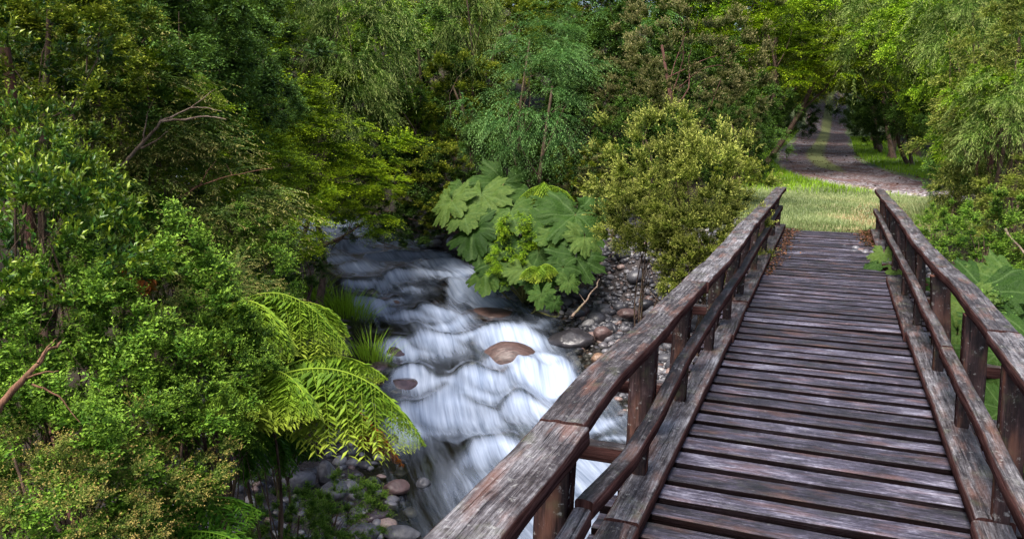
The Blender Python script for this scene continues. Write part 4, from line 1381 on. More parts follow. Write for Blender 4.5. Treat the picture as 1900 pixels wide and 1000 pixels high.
plant('myrtle_shrub', 'myrtle2', 1745, 430, 12.5, 0.55, 'low green shrub touching the right handrail near the clearing', 'shrub', 'bushes right of the bridge')
plant('willow_like_bush', 'willow', 1890, 400, 12.0, 0.32, 'narrow-leaved bush behind the low bright shrub at the right edge', 'bush', 'bushes right of the bridge')
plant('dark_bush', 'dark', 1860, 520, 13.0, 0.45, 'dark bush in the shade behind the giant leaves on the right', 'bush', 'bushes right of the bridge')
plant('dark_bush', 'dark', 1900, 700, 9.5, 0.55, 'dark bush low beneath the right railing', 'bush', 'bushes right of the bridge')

# ------------------------------------------------------------------ undergrowth along the banks and the track
UG = 'undergrowth along the banks and the track'
for i, (px, py, D, key, s, lab) in enumerate([
        (700, 400, 19.5, 'dark', .42, 'dark undergrowth bush at the waterside under the hanging beech'),
        (770, 415, 18.6, 'dark', .36, 'dark undergrowth bush at the water beside the first giant leaves'),
        (820, 390, 18.6, 'gold', .30, 'golden undergrowth bush just left of the giant-leaved plant'),
        (610, 375, 22.5, 'dark', .36, 'dark undergrowth bush where the stream comes into view'),
        (545, 385, 20.5, 'beech', .40, 'green undergrowth bush on the left where the stream comes into view'),
        (880, 300, 19.6, 'dark', .55, 'dark undergrowth bush above the tallest giant leaf'),
        (970, 330, 18.8, 'dark', .45, 'dark undergrowth bush behind the centre of the giant-leaved plant'),
        (1040, 350, 18.0, 'dark', .42, 'dark undergrowth bush behind the right end of the giant-leaved plant'),
        (1130, 350, 17.0, 'brown', .36, 'brownish undergrowth bush left of the large olive bush'),
        (1180, 330, 19.0, 'dark', .55, 'dark undergrowth bush behind the left side of the olive bush'),
        (1260, 270, 20.0, 'dark', .6, 'dark undergrowth bush at the foot of the tufted tree'),
        (1350, 270, 21.0, 'dark', .6, 'dark undergrowth bush right of the tufted tree'),
        (1365, 225, 27.0, 'dark', .7, 'dark undergrowth bush left of the track verge'),
        (1396, 205, 36.0, 'dark', .75, 'dark undergrowth bush at the end of the left verge'),
        (1472, 205, 46.0, 'dark', .9, 'dark undergrowth bush at the left lip of the tunnel'),
        (1628, 205, 46.0, 'dark', .9, 'dark undergrowth bush at the right lip of the tunnel'),
        (1662, 192, 36.0, 'dark', .75, 'dark undergrowth bush at the far end of the right verge'),
        (1718, 203, 31.0, 'dark', .7, 'dark undergrowth bush behind the middle of the right verge'),
        (1800, 235, 26.0, 'dark', .6, 'dark undergrowth bush at the near end of the right verge'),
        (1755, 180, 28.0, 'bright', .5, 'leafy undergrowth bush overhanging the right verge'),
        (1810, 270, 19.0, 'bright', .36, 'leafy undergrowth bush at the right above the bend of the track'),
        (1850, 330, 18.5, 'dark', .55, 'dark undergrowth bush behind the slim pale trunk'),
        (1910, 330, 17.0, 'dark', .55, 'dark undergrowth bush at the right edge behind the slim trunk'),
        (480, 470, 13.0, 'dark', .36, 'dark undergrowth bush on the left bank above the mossy log'),
        (560, 500, 14.3, 'dark', .22, 'dark undergrowth bush overhanging the left edge of the water'),
        (380, 350, 12.0, 'dark', .50, 'dark undergrowth bush behind the feathery shrubs'),
        (640, 270, 19.5, 'gold', .5, 'golden undergrowth bush under the tan bamboo'),
        (560, 200, 20.0, 'gold', .6, 'golden bush on the slope above the hanging beech'),
        (780, 250, 20.5, 'gold', .45, 'golden bush between the dark evergreens'),
        (900, 260, 19.8, 'blue', .35, 'bluish bush left of the drooping tree'),
        (740, 200, 21.0, 'bright', .5, 'fresh green bush right of the tan bamboo'),
        ]):
    plant('undergrowth_bush', key, px, py, D, s, lab, 'bush', UG)

# ------------------------------------------------------------------ ferns
FERN = leaf_mat('fern_frond', (0.04, 0.10, 0.016), (0.10, 0.19, 0.034), (0.18, 0.28, 0.055), (0.22, 0.28, 0.07), trans=0.35)
FERND = leaf_mat('shaded_fern_frond', (0.02, 0.06, 0.014), (0.05, 0.14, 0.025), (0.11, 0.22, 0.04), None, trans=0.3)  # darker copy of the fern green, shade put into the colour
RUST = leaf_mat('dead_frond', (0.10, 0.035, 0.015), (0.22, 0.08, 0.03), (0.34, 0.16, 0.06), None, trans=0.2)


def frond_mesh(A, M_, B, pin, n, seed, mat, hang=0.95, pl=30, leaf=0.082, updir=-0.1, brown_tip=0.0):
    """bipinnate frond: rachis along the curve A-M-B, pinnae in pairs hanging from it"""
    rng = np.random.default_rng(seed)
    A, M_, B = map(lambda v: np.array(v, float), (A, M_, B))
    t = np.linspace(0, 1, n)
    C = (1 - t)[:, None] ** 2 * A + (2 * t * (1 - t))[:, None] * (2 * M_ - (A + B) / 2) + t[:, None] ** 2 * B
    T = nrmz(np.gradient(C, axis=0))
    side = nrmz(np.cross(T, np.array([0, 0, 1.0])))
    k = np.repeat(np.arange(n), 2)
    sg = np.tile([1.0, -1.0], n)[:, None]
    prof = np.sin(np.pi * np.clip(0.12 + 0.88 * t, 0, 1)) ** 0.75 * (1 - 0.15 * t)
    L = pin * prof[k] * rng.uniform(0.85, 1.1, 2 * n)
    D0 = nrmz(side[k] * sg + T[k] * 0.55 + np.array([0, 0, -hang]) + rng.normal(0, 0.07, (2 * n, 3)))
    P0 = C[k]
    ct = np.clip(0.35 + 0.5 * rng.uniform(0, 1, 2 * n), 0, 1)
    dr = np.full(2 * n, 0.28 * hang)
    a = twigs_to_leaves(rng, P0, D0, np.maximum(L, .01), dr, pl, leaf, 0.33, 1.0, 0.10, 0.03, ct, updir)
    # pinnules shorten towards the tip of each pinna and on the small pinnae
    sc = np.repeat(np.clip(L / pin, .25, 1), pl)
    a = list(a)
    a[3] = a[3] * sc * 1.15
    a[4] = a[4] * sc * 1.15
    V1, F1 = stem_strips(P0, D0, np.maximum(L, .01), dr, np.full(2 * n, 0.0022))
    V2, F2 = tube(C, np.linspace(0.008, 0.002, n), 5)
    F2 = np.concatenate([F2[:, [0, 1, 2]], F2[:, [0, 2, 3]]])
    V = np.concatenate([V1, V2])
    Fc = np.concatenate([F1, F2 + len(V1)])
    ex = (V, Fc, np.tile([[0.9, 0.9, 0.6]], (len(V), 1)))
    return leaves_mesh('frond', *a, mat, ex)


def fern(label, base, fr, mat=FERN, pin=0.4, n=24, group='ferns of the near bank', **kw):
    """base = (px, py, D); fr = list of (mid px,py,D, tip px,py,D[, material])"""
    b = at(*base)
    g = gz(b[0], b[1])
    o = empty('fern', (b[0], b[1], min(g, b[2] - 0.02)))
    tag(o, label, 'fern', group)
    org = np.array([b[0], b[1], min(g, b[2] - 0.02)])
    for i, f in enumerate(fr):
        m_, t_ = at(*f[:3]), at(*f[3:6])
        fm = f[6] if len(f) > 6 else mat
        pp = f[7] if len(f) > 7 else pin
        me = frond_mesh(b - org, m_ - org, t_ - org, pp, n, 40 + i + int(base[0]), fm, **kw)
        link('frond', me, o)
    return o


fern('bright fern with long arching fronds hanging over the pebbly shore', (455, 725, 4.75), [
    (640, 690, 4.55, 785, 822, 4.35), (570, 705, 4.6, 690, 800, 4.4, FERN, .34), (520, 690, 4.5, 585, 770, 4.25, FERN, .30),
    (430, 700, 4.4, 400, 760, 4.2, FERN, .25), (600, 660, 5.0, 715, 700, 5.0, FERN, .26), (540, 650, 5.1, 640, 640, 5.3, FERN, .22),
    (620, 740, 4.9, 745, 860, 4.8, RUST, .2)], pin=0.44, n=38)
fern('bright fern of the upper pair, its fronds curving down above the longer one', (385, 610, 5.3), [
    (520, 545, 5.2, 650, 655, 5.0), (470, 560, 5.0, 540, 665, 4.8, FERN, .34), (500, 570, 5.5, 600, 600, 5.6, FERN, .28),
    (410, 590, 5.0, 425, 650, 4.8, FERN, .24), (560, 560, 5.5, 645, 620, 5.5, FERN, .30), (480, 620, 5.3, 530, 700, 5.2, RUST, .16)], pin=0.38, n=34)
fern('shaded fern with an upright comb-like frond at the bottom of the picture', (270, 1000, 4.0), [
    (375, 925, 4.0, 485, 950, 4.0), (330, 900, 4.1, 410, 890, 4.2, FERND, .2), (250, 930, 3.8, 200, 960, 3.7, FERND, .24), (370, 985, 3.8, 450, 1010, 3.7)], mat=FERND, pin=0.27, n=24, hang=0.6, pl=20)
fern('shaded fern hanging in the dark hollow', (410, 790, 5.0), [
    (455, 800, 5.0, 475, 870, 4.9), (500, 800, 5.2, 540, 880, 5.1, FERND, .22), (340, 765, 5.0, 300, 790, 4.9, FERND, .24),
    (520, 790, 5.3, 590, 850, 5.3, FERND, .2)], mat=FERND, pin=0.26, n=18)
fern('small bright fern high among the trees on the left', (365, 150, 8.2), [
    (325, 130, 8.1, 290, 150, 8.0), (345, 128, 8.3, 320, 150, 8.0), (370, 135, 8.0, 365, 165, 7.8)], pin=0.32, n=18, group='ferns on the left slope')
fern('rusty withered fern under the feathery shrubs', (245, 480, 5.6), [
    (235, 495, 5.5, 225, 530, 5.4), (255, 490, 5.5, 265, 530, 5.4), (250, 500, 5.4, 245, 540, 5.3)], mat=RUST, pin=0.14, n=14, group='ferns on the left slope')
fern('yellow-tipped fern drooping beside the mossy log', (400, 500, 6.6), [
    (430, 500, 6.4, 455, 560, 6.2), (470, 505, 6.6, 530, 520, 6.8), (380, 510, 6.3, 350, 545, 6.1)], pin=0.26, n=18, group='ferns on the left slope')
fern('long-fronded green fern below the bare forked branch', (170, 330, 6.2), [
    (215, 360, 6.0, 262, 440, 5.8), (270, 350, 6.2, 345, 400, 6.1), (130, 350, 6.0, 110, 400, 5.9)], mat=FERND, pin=0.28, n=20, group='ferns on the left slope')
fern('pale fern behind the left end of the giant-leaved plant', (1010, 345, 16.5), [
    (985, 350, 16.3, 960, 372, 16.1), (1040, 350, 16.4, 1065, 372, 16.2), (1010, 340, 16.2, 1015, 370, 16.0)], pin=0.34, n=14, group='ferns by the giant-leaved plant')
fern('small fern at the gravel edge under the giant leaves', (1000, 500, 14.2), [
    (1015, 490, 14.1, 1035, 505, 14.0), (985, 495, 14.1, 965, 512, 14.0), (1005, 495, 14.0, 1010, 520, 13.9)], pin=0.26, n=12, group='ferns by the giant-leaved plant')

# ------------------------------------------------------------------ giant-leaved plants
GN = NM('giant_leaf')
ga = GN.n('ShaderNodeAttribute', attribute_name='tint')
gs = GN.n('ShaderNodeSeparateColor')
GN.set(gs.inputs[0], ga.outputs['Color'])
goi = GN.n('ShaderNodeObjectInfo')
gob = GN.n('ShaderNodeTexCoord').outputs['Object']
gn_ = GN.noise(gob, 7, 4, 0.6)
gc = GN.ramp(GN.math('MULTIPLY_ADD', gn_, 0.6, GN.math('MULTIPLY', goi.outputs['Random'], 0.45)), [(0.25, (0.014, 0.038, 0.005)), (0.55, (0.032, 0.072, 0.010)), (0.85, (0.10, 0.15, 0.03))])
gc = GN.mix(GN.ramp(gs.outputs[0], [(0.015, (0.5,) * 3), (0.06, (0, 0, 0))]), gc, (0.09, 0.15, 0.045))
GN.base(gc, 0.6, 0.14)
gv = GN.n('ShaderNodeTexVoronoi', ins={'Scale': 22.0})
GN.set(gv.inputs['Vector'], gob)
GN.bump(gv.outputs['Distance'], 0.5, 0.02)
gtr = GN.n('ShaderNodeBsdfTranslucent')
GN.set(gtr.inputs[0], (0.07, 0.17, 0.015))
gmx = GN.n('ShaderNodeMixShader')
gmx.inputs[0].default_value = 0.25
GN.t.links.new(GN.p.outputs[0], gmx.inputs[1])
GN.t.links.new(gtr.outputs[0], gmx.inputs[2])
GN.t.links.new(gmx.outputs[0], GN.out.inputs[0])
STALK = bark_mat('green_stalk', (0.12, 0.13, 0.04), (0.24, 0.22, 0.08), 0.1)


def giant_leaf_mesh(seed, lobes=7, deep=0.38):
    rng = np.random.default_rng(seed)
    nr, na = 13, 141
    th = np.linspace(-2.85, 2.85, na)
    ph = (th + 2.85 + 0.22 * np.sin(th * 1.7 + seed) * (1 - (th / 2.85) ** 2)) / 5.7 * lobes                          # lobe index position
    lob = np.abs(np.sin(np.pi * ph)) ** 0.75
    sub = np.abs(np.sin(np.pi * ph * 3 + 0.4)) ** 0.8
    teeth = np.abs(np.sin(np.pi * ph * 8))
    irr = np.interp(ph, np.arange(lobes + 1), 1 + rng.uniform(-.16, .12, lobes + 1))
    Rr = ((1 - deep) + deep * lob + 0.24 * sub * lob + 0.12 * teeth) * irr
    Rr *= 0.78 + 0.22 * np.cos(th * 0.5) + 0.06 * vnoise(th * 2, 0, 0, seed)
    r = np.linspace(0.03, 1, nr)[:, None]
    fade = r ** 0.5
    RR = (0.72 * (1 - fade) + Rr[None] * fade) * r
    x = RR * np.cos(th)[None]
    y = RR * np.sin(th)[None]
    ridge = (np.abs(np.sin(np.pi * ph))[None] - 0.5)
    z = -0.055 * ridge * r + 0.10 * r - 0.16 * r ** 3 + 0.07 * vnoise(x * 3, y * 3, 0, seed) + 0.06 * np.sin(th * 2.3 + seed)[None] * r ** 1.5
    V = np.stack([x, y, z], -1).reshape(-1, 3)
    # distance from the main veins, which run along the middle of each lobe
    vein = np.abs(((ph - 0.5) - np.round(ph - 0.5)))[None] * r
    v2 = np.abs(((ph * 5) - np.round(ph * 5)))[None] * 0.5 + 0.08 + 0 * r
    t = np.stack([np.minimum(vein * 1.6, v2), 0 * vein, 0 * vein], -1).reshape(-1, 3)
    return np_mesh('leaf', V, grid_faces(nr, na), GN.m, smooth=True, attrs={'tint': t})


GL = [giant_leaf_mesh(1, 7, .30), giant_leaf_mesh(2, 6, .26), giant_leaf_mesh(3, 5, .32), giant_leaf_mesh(4, 8, .28)]
GLR = [giant_leaf_mesh(5, 7, .16), giant_leaf_mesh(6, 9, .14)]


def giant_plant(label, base, leaves, meshes, group='giant-leaved plants by the bridge', cat='plant', stalk=0.018):
    """base = world x, y; leaves = (px, py, D, radius, tilt, heading)"""
    g = gz(*base)
    o = empty('giant_leaved_plant', (base[0], base[1], g))
    tag(o, label, cat, group)
    org = np.array([base[0], base[1], g])
    for i, (px, py, D, rad, tilt, head) in enumerate(leaves):
        P = at(px, py, D) - org
        view = nrmz(np.array([-(P + org)[0], -(P + org)[1], 0.0]))
        c, s = math.cos(head), math.sin(head)
        n = nrmz(np.array([0, 0, 1.0]) * math.cos(tilt) + (view * c + np.array([-view[1], view[0], 0]) * s) * math.sin(tilt))
        ax = view * math.cos(head * .7) + np.array([-view[1], view[0], 0]) * math.sin(head * .7)
        ax = nrmz(ax - n * (ax @ n))
        yy = np.cross(n, ax)
        Mx = Matrix(((ax[0], yy[0], n[0], P[0]), (ax[1], yy[1], n[1], P[1]), (ax[2], yy[2], n[2], P[2]), (0, 0, 0, 1))) @ Matrix.Diagonal((rad, rad, rad * 1.1, 1))
        rad *= 0.72
        lf = link('leaf', meshes[(i * 7 + i // 3) % len(meshes)], o)
        lf.matrix_local = Mx
        r_ = np.random.default_rng(i + int(px))
        Q, Rq = limb(r_, np.array([r_.normal(0, .08), r_.normal(0, .08), -0.05]), P, stalk * 1.2, stalk * 0.7, 9, 0.05)
        V, F = tube(Q, Rq, 6)
        me = np_mesh('stalk', V, F, STALK, smooth=True)
        st = link('stalk', me, lf)
        st.matrix_parent_inverse = Mx.inverted()


gb = at(975, 470, 16.2)
giant_plant('plant of huge lobed leaves on the far bank between stream and olive bush', (gb[0], gb[1]), [
    (838, 372, 16.4, 0.50, 0.9, -0.9), (895, 362, 16.3, 0.60, 0.75, -0.5), (935, 338, 16.8, 0.62, 1.25, 0.3), (880, 425, 15.8, 0.55, 0.95, -0.7),
    (948, 392, 15.8, 0.52, 0.7, -0.3), (1068, 398, 15.3, 0.68, 0.75, 0.4), (1020, 410, 15.5, 0.50, 0.7, 0.1), (1068, 478, 14.6, 0.50, 0.85, 0.2),
    (940, 478, 15.2, 0.55, 0.95, -0.4), (905, 498, 15.2, 0.46, 1.0, -0.8), (1002, 515, 14.3, 0.34, 0.8, 0.1), (1055, 522, 14.0, 0.22, 0.8, 0.5),
    (1028, 560, 13.4, 0.16, 1.1, 0.4), (1005, 545, 13.7, 0.24, 1.0, -0.4), (1110, 380, 15.8, 0.42, 0.6, 0.8), (985, 360, 16.6, 0.42, 0.7, 0.0),
    (862, 400, 16.0, 0.40, 0.8, -0.6), (918, 440, 15.6, 0.42, 0.9, -0.2), (965, 448, 15.4, 0.40, 0.8, 0.3), (1000, 470, 15.0, 0.38, 0.8, -0.3), (1035, 440, 15.0, 0.42, 0.8, 0.5),
    (890, 455, 15.6, 0.38, 1.0, -0.6), (970, 500, 14.8, 0.34, 0.9, 0.2), (1085, 440, 14.9, 0.40, 0.8, 0.7), (925, 395, 16.0, 0.40, 0.7, 0.0), (1030, 375, 16.0, 0.42, 0.7, 0.4), (860, 350, 16.9, 0.40, 0.9, -0.3), (1045, 495, 14.4, 0.3, 0.9, -0.1)], GL)
rb_ = at(1880, 600, 9.6)
giant_plant('plant of broad bright green leaves right of the bridge handrail', (rb_[0], rb_[1]), [
    (1822, 535, 9.2, 0.46, 0.75, -0.3), (1893, 535, 9.4, 0.50, 0.8, 0.2), (1890, 605, 8.7, 0.42, 0.6, 0.1), (1790, 560, 9.0, 0.30, 1.0, -0.7),
    (1776, 618, 8.4, 0.24, 1.0, -0.5), (1850, 660, 8.0, 0.30, 0.9, -0.3), (1925, 640, 8.4, 0.40, 0.7, 0.4), (1846, 830, 7.0, 0.24, 1.1, -0.4), (1862, 760, 7.4, 0.26, 0.9, -.2)], GLR)
db_ = at(1655, 500, 12.35)
giant_plant('small lobed-leaved plant growing up through the right edge of the deck', (db_[0] + 0.15, db_[1]), [
    (1640, 470, 12.7, 0.20, 0.9, -0.2), (1626, 492, 12.2, 0.17, 0.5, -0.8), (1664, 505, 11.9, 0.14, 0.9, 0.7), (1648, 483, 12.4, 0.15, 0.8, 0.3)], [GL[1], GLR[0]], stalk=0.006)

# ------------------------------------------------------------------ named stones
PINK = rock_mat('pink_brown_rock', (0.025, 0.014, 0.013), (0.12, 0.072, 0.062), 0.42, 5, (1, 5, 1))
PALE = rock_mat('pale_stone', (0.22, 0.15, 0.12), (0.42, 0.36, 0.30), 0.6)
ORNG = rock_mat('orange_stone', (0.10, 0.05, 0.03), (0.22, 0.14, 0.09), 0.5)
RED = rock_mat('reddish_stone', (0.05, 0.03, 0.028), (0.14, 0.085, 0.08), 0.5)
DARK = rock_mat('dark_wet_rock', (0.012, 0.012, 0.015), (0.05, 0.045, 0.05), 0.3)
GREY = rock_mat('grey_rock', (0.022, 0.022, 0.028), (0.12, 0.12, 0.135), 0.5, 8)
PURP = rock_mat('purplish_wet_rock', (0.018, 0.012, 0.014), (0.07, 0.045, 0.05), 0.25, 4)


def rock(label, P, r, mat, seed, rz=0.0, group=None):
    rng = np.random.default_rng(seed)
    V, F = ICO4
    sm_ = 0.45 if mat is PINK else 1.0
    V = V * (1 + 0.20 * sm_ * fbm(V[:, 0] * 1.3 + seed, V[:, 1] * 1.3, V[:, 2] * 1.3, seed, 2)[:, None] + 0.03 * fbm(V[:, 0] * 6, V[:, 1] * 6, V[:, 2] * 6, seed, 2)[:, None])
    # a few worn flat facets
    for i in range(5):
        d = nrmz(rng.normal(size=3))
        h = V @ d
        V = V - np.clip(h - 0.8, 0, 1)[:, None] * d * 0.8 * (sm_ < 1 and 0.3 or 1.0)
    V = V * np.array(r)
    me = np_mesh('rock', V, F, mat, smooth=True)
    o = link('rock', me, None, P, (0.0, 0.0, rz))
    return tag(o, label, 'rock', group)


def yawrz(px):
    return YAW - math.atan((px - 950) / 1480)


for i, (px, py, z, r, m, lab) in enumerate([
        (945, 655, -1.83, (.50, .40, .30), PINK, 'pink-brown rock standing out of the white water in mid-stream'),
        (905, 580, -1.66, (.55, .4, .12), PINK, 'flat reddish rock with water sliding over it above the pink-brown one'),
        (712, 563, -1.55, (.45, .35, .16), PINK, 'reddish rock at the left edge of the water beside the grass tuft'),
        (690, 545, -1.48, (.22, .2, .16), DARK, 'small dark rock behind the reddish rock by the grass tuft'),
        (728, 640, -1.75, (.38, .35, .17), PURP, 'smooth purplish rock under thin water at the left of the rapids'),
        (735, 700, -1.90, (.40, .35, .17), PURP, 'dark smooth rock in the left of the rapids above the fern tips'),
        (765, 745, -1.98, (.38, .3, .13), PURP, 'purplish rock nearest the tips of the long fern'),
        (700, 672, -1.80, (.34, .3, .16), PURP, 'purplish rock against the left bank behind the upper fern'),
        (760, 505, -1.30, (.42, .3, .10), PURP, 'dark rock splitting the upper rapids'),
        (860, 600, -1.70, (.45, .3, .10), PURP, 'submerged dark rock left of the flat reddish one'),
        (1062, 624, -1.68, (.40, .34, .20), DARK, 'black wet boulder where the gravel bank meets the rapids'),
        (1118, 614, -1.60, (.17, .15, .13), RED, 'reddish stone on the gravel beside the black boulder'),
        (1110, 662, -1.78, (.13, .12, .11), ORNG, 'orange stone at the foot of the gravel bank'),
        (1160, 527, -1.25, (.19, .16, .13), PALE, 'pale rounded stone, the lightest on the gravel bank'),
        (1070, 516, -1.20, (.20, .17, .15), GREY, 'grey stone under the lowest giant leaf'),
        (1118, 568, -1.45, (.15, .13, .10), GREY, 'grey stone in the middle of the gravel bank'),
        (1165, 578, -1.42, (.20, .15, .10), RED, 'flat brownish stone on the gravel bank below the pale one'),
        (575, 765, -1.2, (.20, .22, .45), PURP, 'upright purplish rock behind the long fern'),
        (545, 885, -1.75, (.33, .22, .18), GREY, 'pale grey rock in the shrubs at the bottom'),
        (605, 870, -1.75, (.15, .15, .22), GREY, 'pale bluish rock left of the pebbly shore'),
        (620, 905, -1.8, (.22, .2, .16), GREY, 'grey rock with a yellow lichen cap beside the pebbly shore'),
        (700, 945, -2.0, (.24, .18, .14), PURP, 'large purplish stone at the water edge near the bottom'),
        (745, 985, -2.05, (.28, .16, .11), GREY, 'long grey stone at the very bottom by the water'),
        (735, 900, -2.0, (.22, .16, .12), RED, 'brown flat stone on the shore below the fern tips'),
        (672, 985, -1.95, (.26, .2, .16), GREY, 'mauve-grey stone at the bottom among the shrubs'),
        (785, 893, -2.05, (.12, .10, .10), GREY, 'round pale stone on the shore under the rusty frond tip')]):
    r = tuple(v_ * (0.72 if py > 860 else 1.0) for v_ in r)
    rock(lab, atz(px, py, z) - np.array([0, 0, r[2] * (0.35 if m is not PURP or px < 700 and py > 750 else 1.02)]), r, m, 60 + i, yawrz(px) + 0.2 * math.sin(i * 3.1), 'notable rocks of the stream and its banks')

# ------------------------------------------------------------------ sticks, dead branches
def branch(name, label, parts, mat, cat='branch', k=6, group=None):
    """parts: lists of (px, py, D) with start radius"""
    P0 = at(*parts[0][0][0])
    o = None
    ps = []
    for pts, r in parts:
        W = np.array([at(*p) for p in pts]) - P0
        t = np.linspace(0, 1, len(W))
        tt = np.linspace(0, 1, (len(W) - 1) * 5 + 1)
        C = np.stack([np.interp(tt, t, W[:, i]) for i in range(3)], 1)
        C = C + 0.35 * r * np.stack([fbm(tt * 7 + i * 9 + r * 100, 0, 0, 3) for i in range(3)], 1) * 2
        ps.append(tube(C, 0.72 * r * (1 - 0.7 * tt), k, 3, 0.25))
    V, F = join(ps)
    o = link(name, np_mesh(name, V, F, mat, smooth=True), None, P0)
    return tag(o, label, cat, group)


branch('dead_branch', 'bare forked pale branch sticking out of the left foliage', [
    ([(225, 310, 6.3), (262, 270, 6.2), (300, 225, 6.1), (330, 212, 6.1)], 0.020), ([(300, 225, 6.1), (345, 222, 6.0), (385, 215, 6.0), (420, 222, 5.9)], 0.012),
    ([(262, 270, 6.2), (270, 235, 6.2), (275, 205, 6.2)], 0.009), ([(262, 275, 6.2), (290, 262, 6.1), (312, 243, 6.0)], 0.010), ([(355, 200, 6.1), (382, 200, 6.0), (412, 207, 5.9)], 0.007),
    ([(300, 225, 6.1), (355, 200, 6.1), (400, 165, 6.0)], 0.009), ([(285, 245, 6.2), (297, 225, 6.2), (300, 215, 6.2)], 0.006)], DEAD, 'branch')
branch('dead_branch', 'thin tan dead branch pointing right below the bare forked one', [
    ([(320, 375, 6.4), (370, 345, 6.3), (430, 325, 6.2), (505, 312, 6.1)], 0.010), ([(370, 345, 6.3), (385, 318, 6.3), (400, 300, 6.3)], 0.006), ([(430, 325, 6.2), (420, 305, 6.2)], 0.005)], BROWNDEAD)
branch('dead_branch', 'thick reddish-brown dead stick in the lower left corner', [
    ([(-20, 775, 3.3), (40, 710, 3.3), (85, 655, 3.35), (118, 632, 3.4)], 0.020), ([(50, 700, 3.3), (85, 690, 3.3), (110, 688, 3.3)], 0.006), ([(70, 672, 3.3), (88, 645, 3.35), (105, 628, 3.4)], 0.007),
    ([(60, 712, 3.3), (110, 735, 3.25), (150, 785, 3.2)], 0.006)], BROWNDEAD)
branch('mossy_branch', 'moss-covered vertical stick hanging behind the glossy shrub', [
    ([(118, 290, 5.6), (136, 340, 5.6), (148, 375, 5.6), (172, 420, 5.6)], 0.020), ([(136, 340, 5.6), (150, 325, 5.6)], 0.010)], MOSS)
branch('mossy_log', 'tan mossy log leaning down behind the upper fern', [([(370, 480, 6.3), (410, 512, 6.2), (462, 558, 6.0)], 0.045)], MOSS, 'log')
branch('dead_stick', 'brown stick crossing the dark hollow at the bottom', [([(290, 930, 4.6), (350, 885, 4.7), (410, 838, 4.8)], 0.012)], BROWNDEAD, 'stick')
branch('dead_stick', 'thin brown stick above the longer one in the dark hollow', [([(240, 865, 4.8), (290, 838, 4.8), (335, 818, 4.8)], 0.007)], BROWNDEAD, 'stick')
branch('driftwood_stick', 'bleached stick lying on the gravel bank', [
    ([(1062, 588, 13.4), (1085, 560, 13.8), (1108, 530, 14.2), (1112, 518, 14.4)], 0.035), ([(1085, 560, 13.8), (1075, 545, 13.9)], 0.012)], DEAD, 'stick')
branch('driftwood_stick', 'thin stick lying on the gravel close to the railing', [([(1205, 540, 13.0), (1222, 558, 12.7), (1235, 572, 12.5)], 0.010)], DEAD, 'stick')
branch('bare_stem', 'thin bare stem hanging over the water at the left bank', [
    ([(478, 502, 9.5), (510, 480, 9.5), (560, 477, 9.5)], 0.010), ([(510, 480, 9.5), (520, 470, 9.5), (540, 470, 9.5)], 0.006)], DEAD)
branch('leaning_pole', 'pale leaning pole among the leaves at the right edge', [([(1864, 425, 11.0), (1900, 470, 10.6), (1935, 515, 10.3)], 0.022)], DEAD, 'pole')
rt_ = at(55, 400, 6.0)
rg = gz(rt_[0], rt_[1])
o = empty('red_barked_tree', (rt_[0], rt_[1], rg))
tag(o, 'slim red-barked tree trunk standing at the left edge among glossy leaves', 'tree')
Q, Rq = limb(np.random.default_rng(4), (0.12, 0, -.1), (-0.06, 0, 3.2), 0.055, 0.03, 14, 0.01)
V, F = tube(Q, Rq, 9, 3, .2)
link('trunk', np_mesh('trunk', V, F, REDBARK, smooth=True), o)
link('crown', ARCH['glossy'], o, (-0.05, 0, 3.2), (0, 0, 1), 0.8)

# ------------------------------------------------------------------ grass, leaf litter
def blades(name, X, Y, Z, h, wd, mat, seed, lean=0.35):
    rng = np.random.default_rng(seed)
    n = len(X)
    az = rng.uniform(0, 6.28, n)
    lx, ly = np.cos(az) * h * lean * rng.uniform(0, 1.6, n), np.sin(az) * h * lean * rng.uniform(0, 1.6, n)
    a2 = rng.uniform(0, 6.28, n)
    sx, sy = np.cos(a2) * wd / 2, np.sin(a2) * wd / 2
    b0 = np.stack([X - sx, Y - sy, Z - 0.01], 1)
    b1 = np.stack([X + sx, Y + sy, Z - 0.01], 1)
    m0 = np.stack([X - sx * .8 + lx * .35, Y - sy * .8 + ly * .35, Z + h * .6], 1)
    m1 = np.stack([X + sx * .8 + lx * .35, Y + sy * .8 + ly * .35, Z + h * .6], 1)
    tp = np.stack([X + lx, Y + ly, Z + h], 1)
    V = np.stack([b0, b1, m1, m0, tp], 1).reshape(-1, 3)
    k = np.arange(n) * 5
    F4 = np.stack([k, k + 1, k + 2, k + 3], 1)
    F3 = np.stack([k + 3, k + 2, k + 4], 1)
    patch = np.clip(0.5 + 0.7 * fbm(X * 0.7, Y * 0.7, 0, 5), 0, 1)
    t = np.repeat(np.stack([rng.uniform(0, 1, n), patch, rng.uniform(0, 1, n) * 0.5], 1), 5, axis=0)
    return np_mesh(name, V, [F4, F3], mat, attrs={'tint': t})


GR = leaf_mat('clearing_grass', (0.13, 0.20, 0.11), (0.21, 0.29, 0.17), (0.31, 0.36, 0.25), (0.34, 0.31, 0.26), trans=0.3)
GRV = leaf_mat('verge_grass', (0.12, 0.22, 0.03), (0.19, 0.34, 0.05), (0.25, 0.42, 0.08), None, trans=0.3)
GRD = leaf_mat('dry_grass', (0.22, 0.17, 0.12), (0.33, 0.27, 0.20), (0.42, 0.35, 0.28), None, trans=0.3)
rng = np.random.default_rng(8)


def scatter(n, x0, x1, y0, y1, f):
    x = rng.uniform(x0, x1, n)
    # more blades close by
    t = rng.uniform(0, 1, n) ** 1.5
    y = y0 + (y1 - y0) * t
    p = f(x, y)
    k = rng.uniform(0, 1, n) < p
    return x[k], y[k]


def fclear(x, y):
    td = track_d(x, y)
    return grass_zone(x, y) * (td > 2.0) * (y < 27 + 0 * x) * (1 - 0.8 * dryf(x, y))


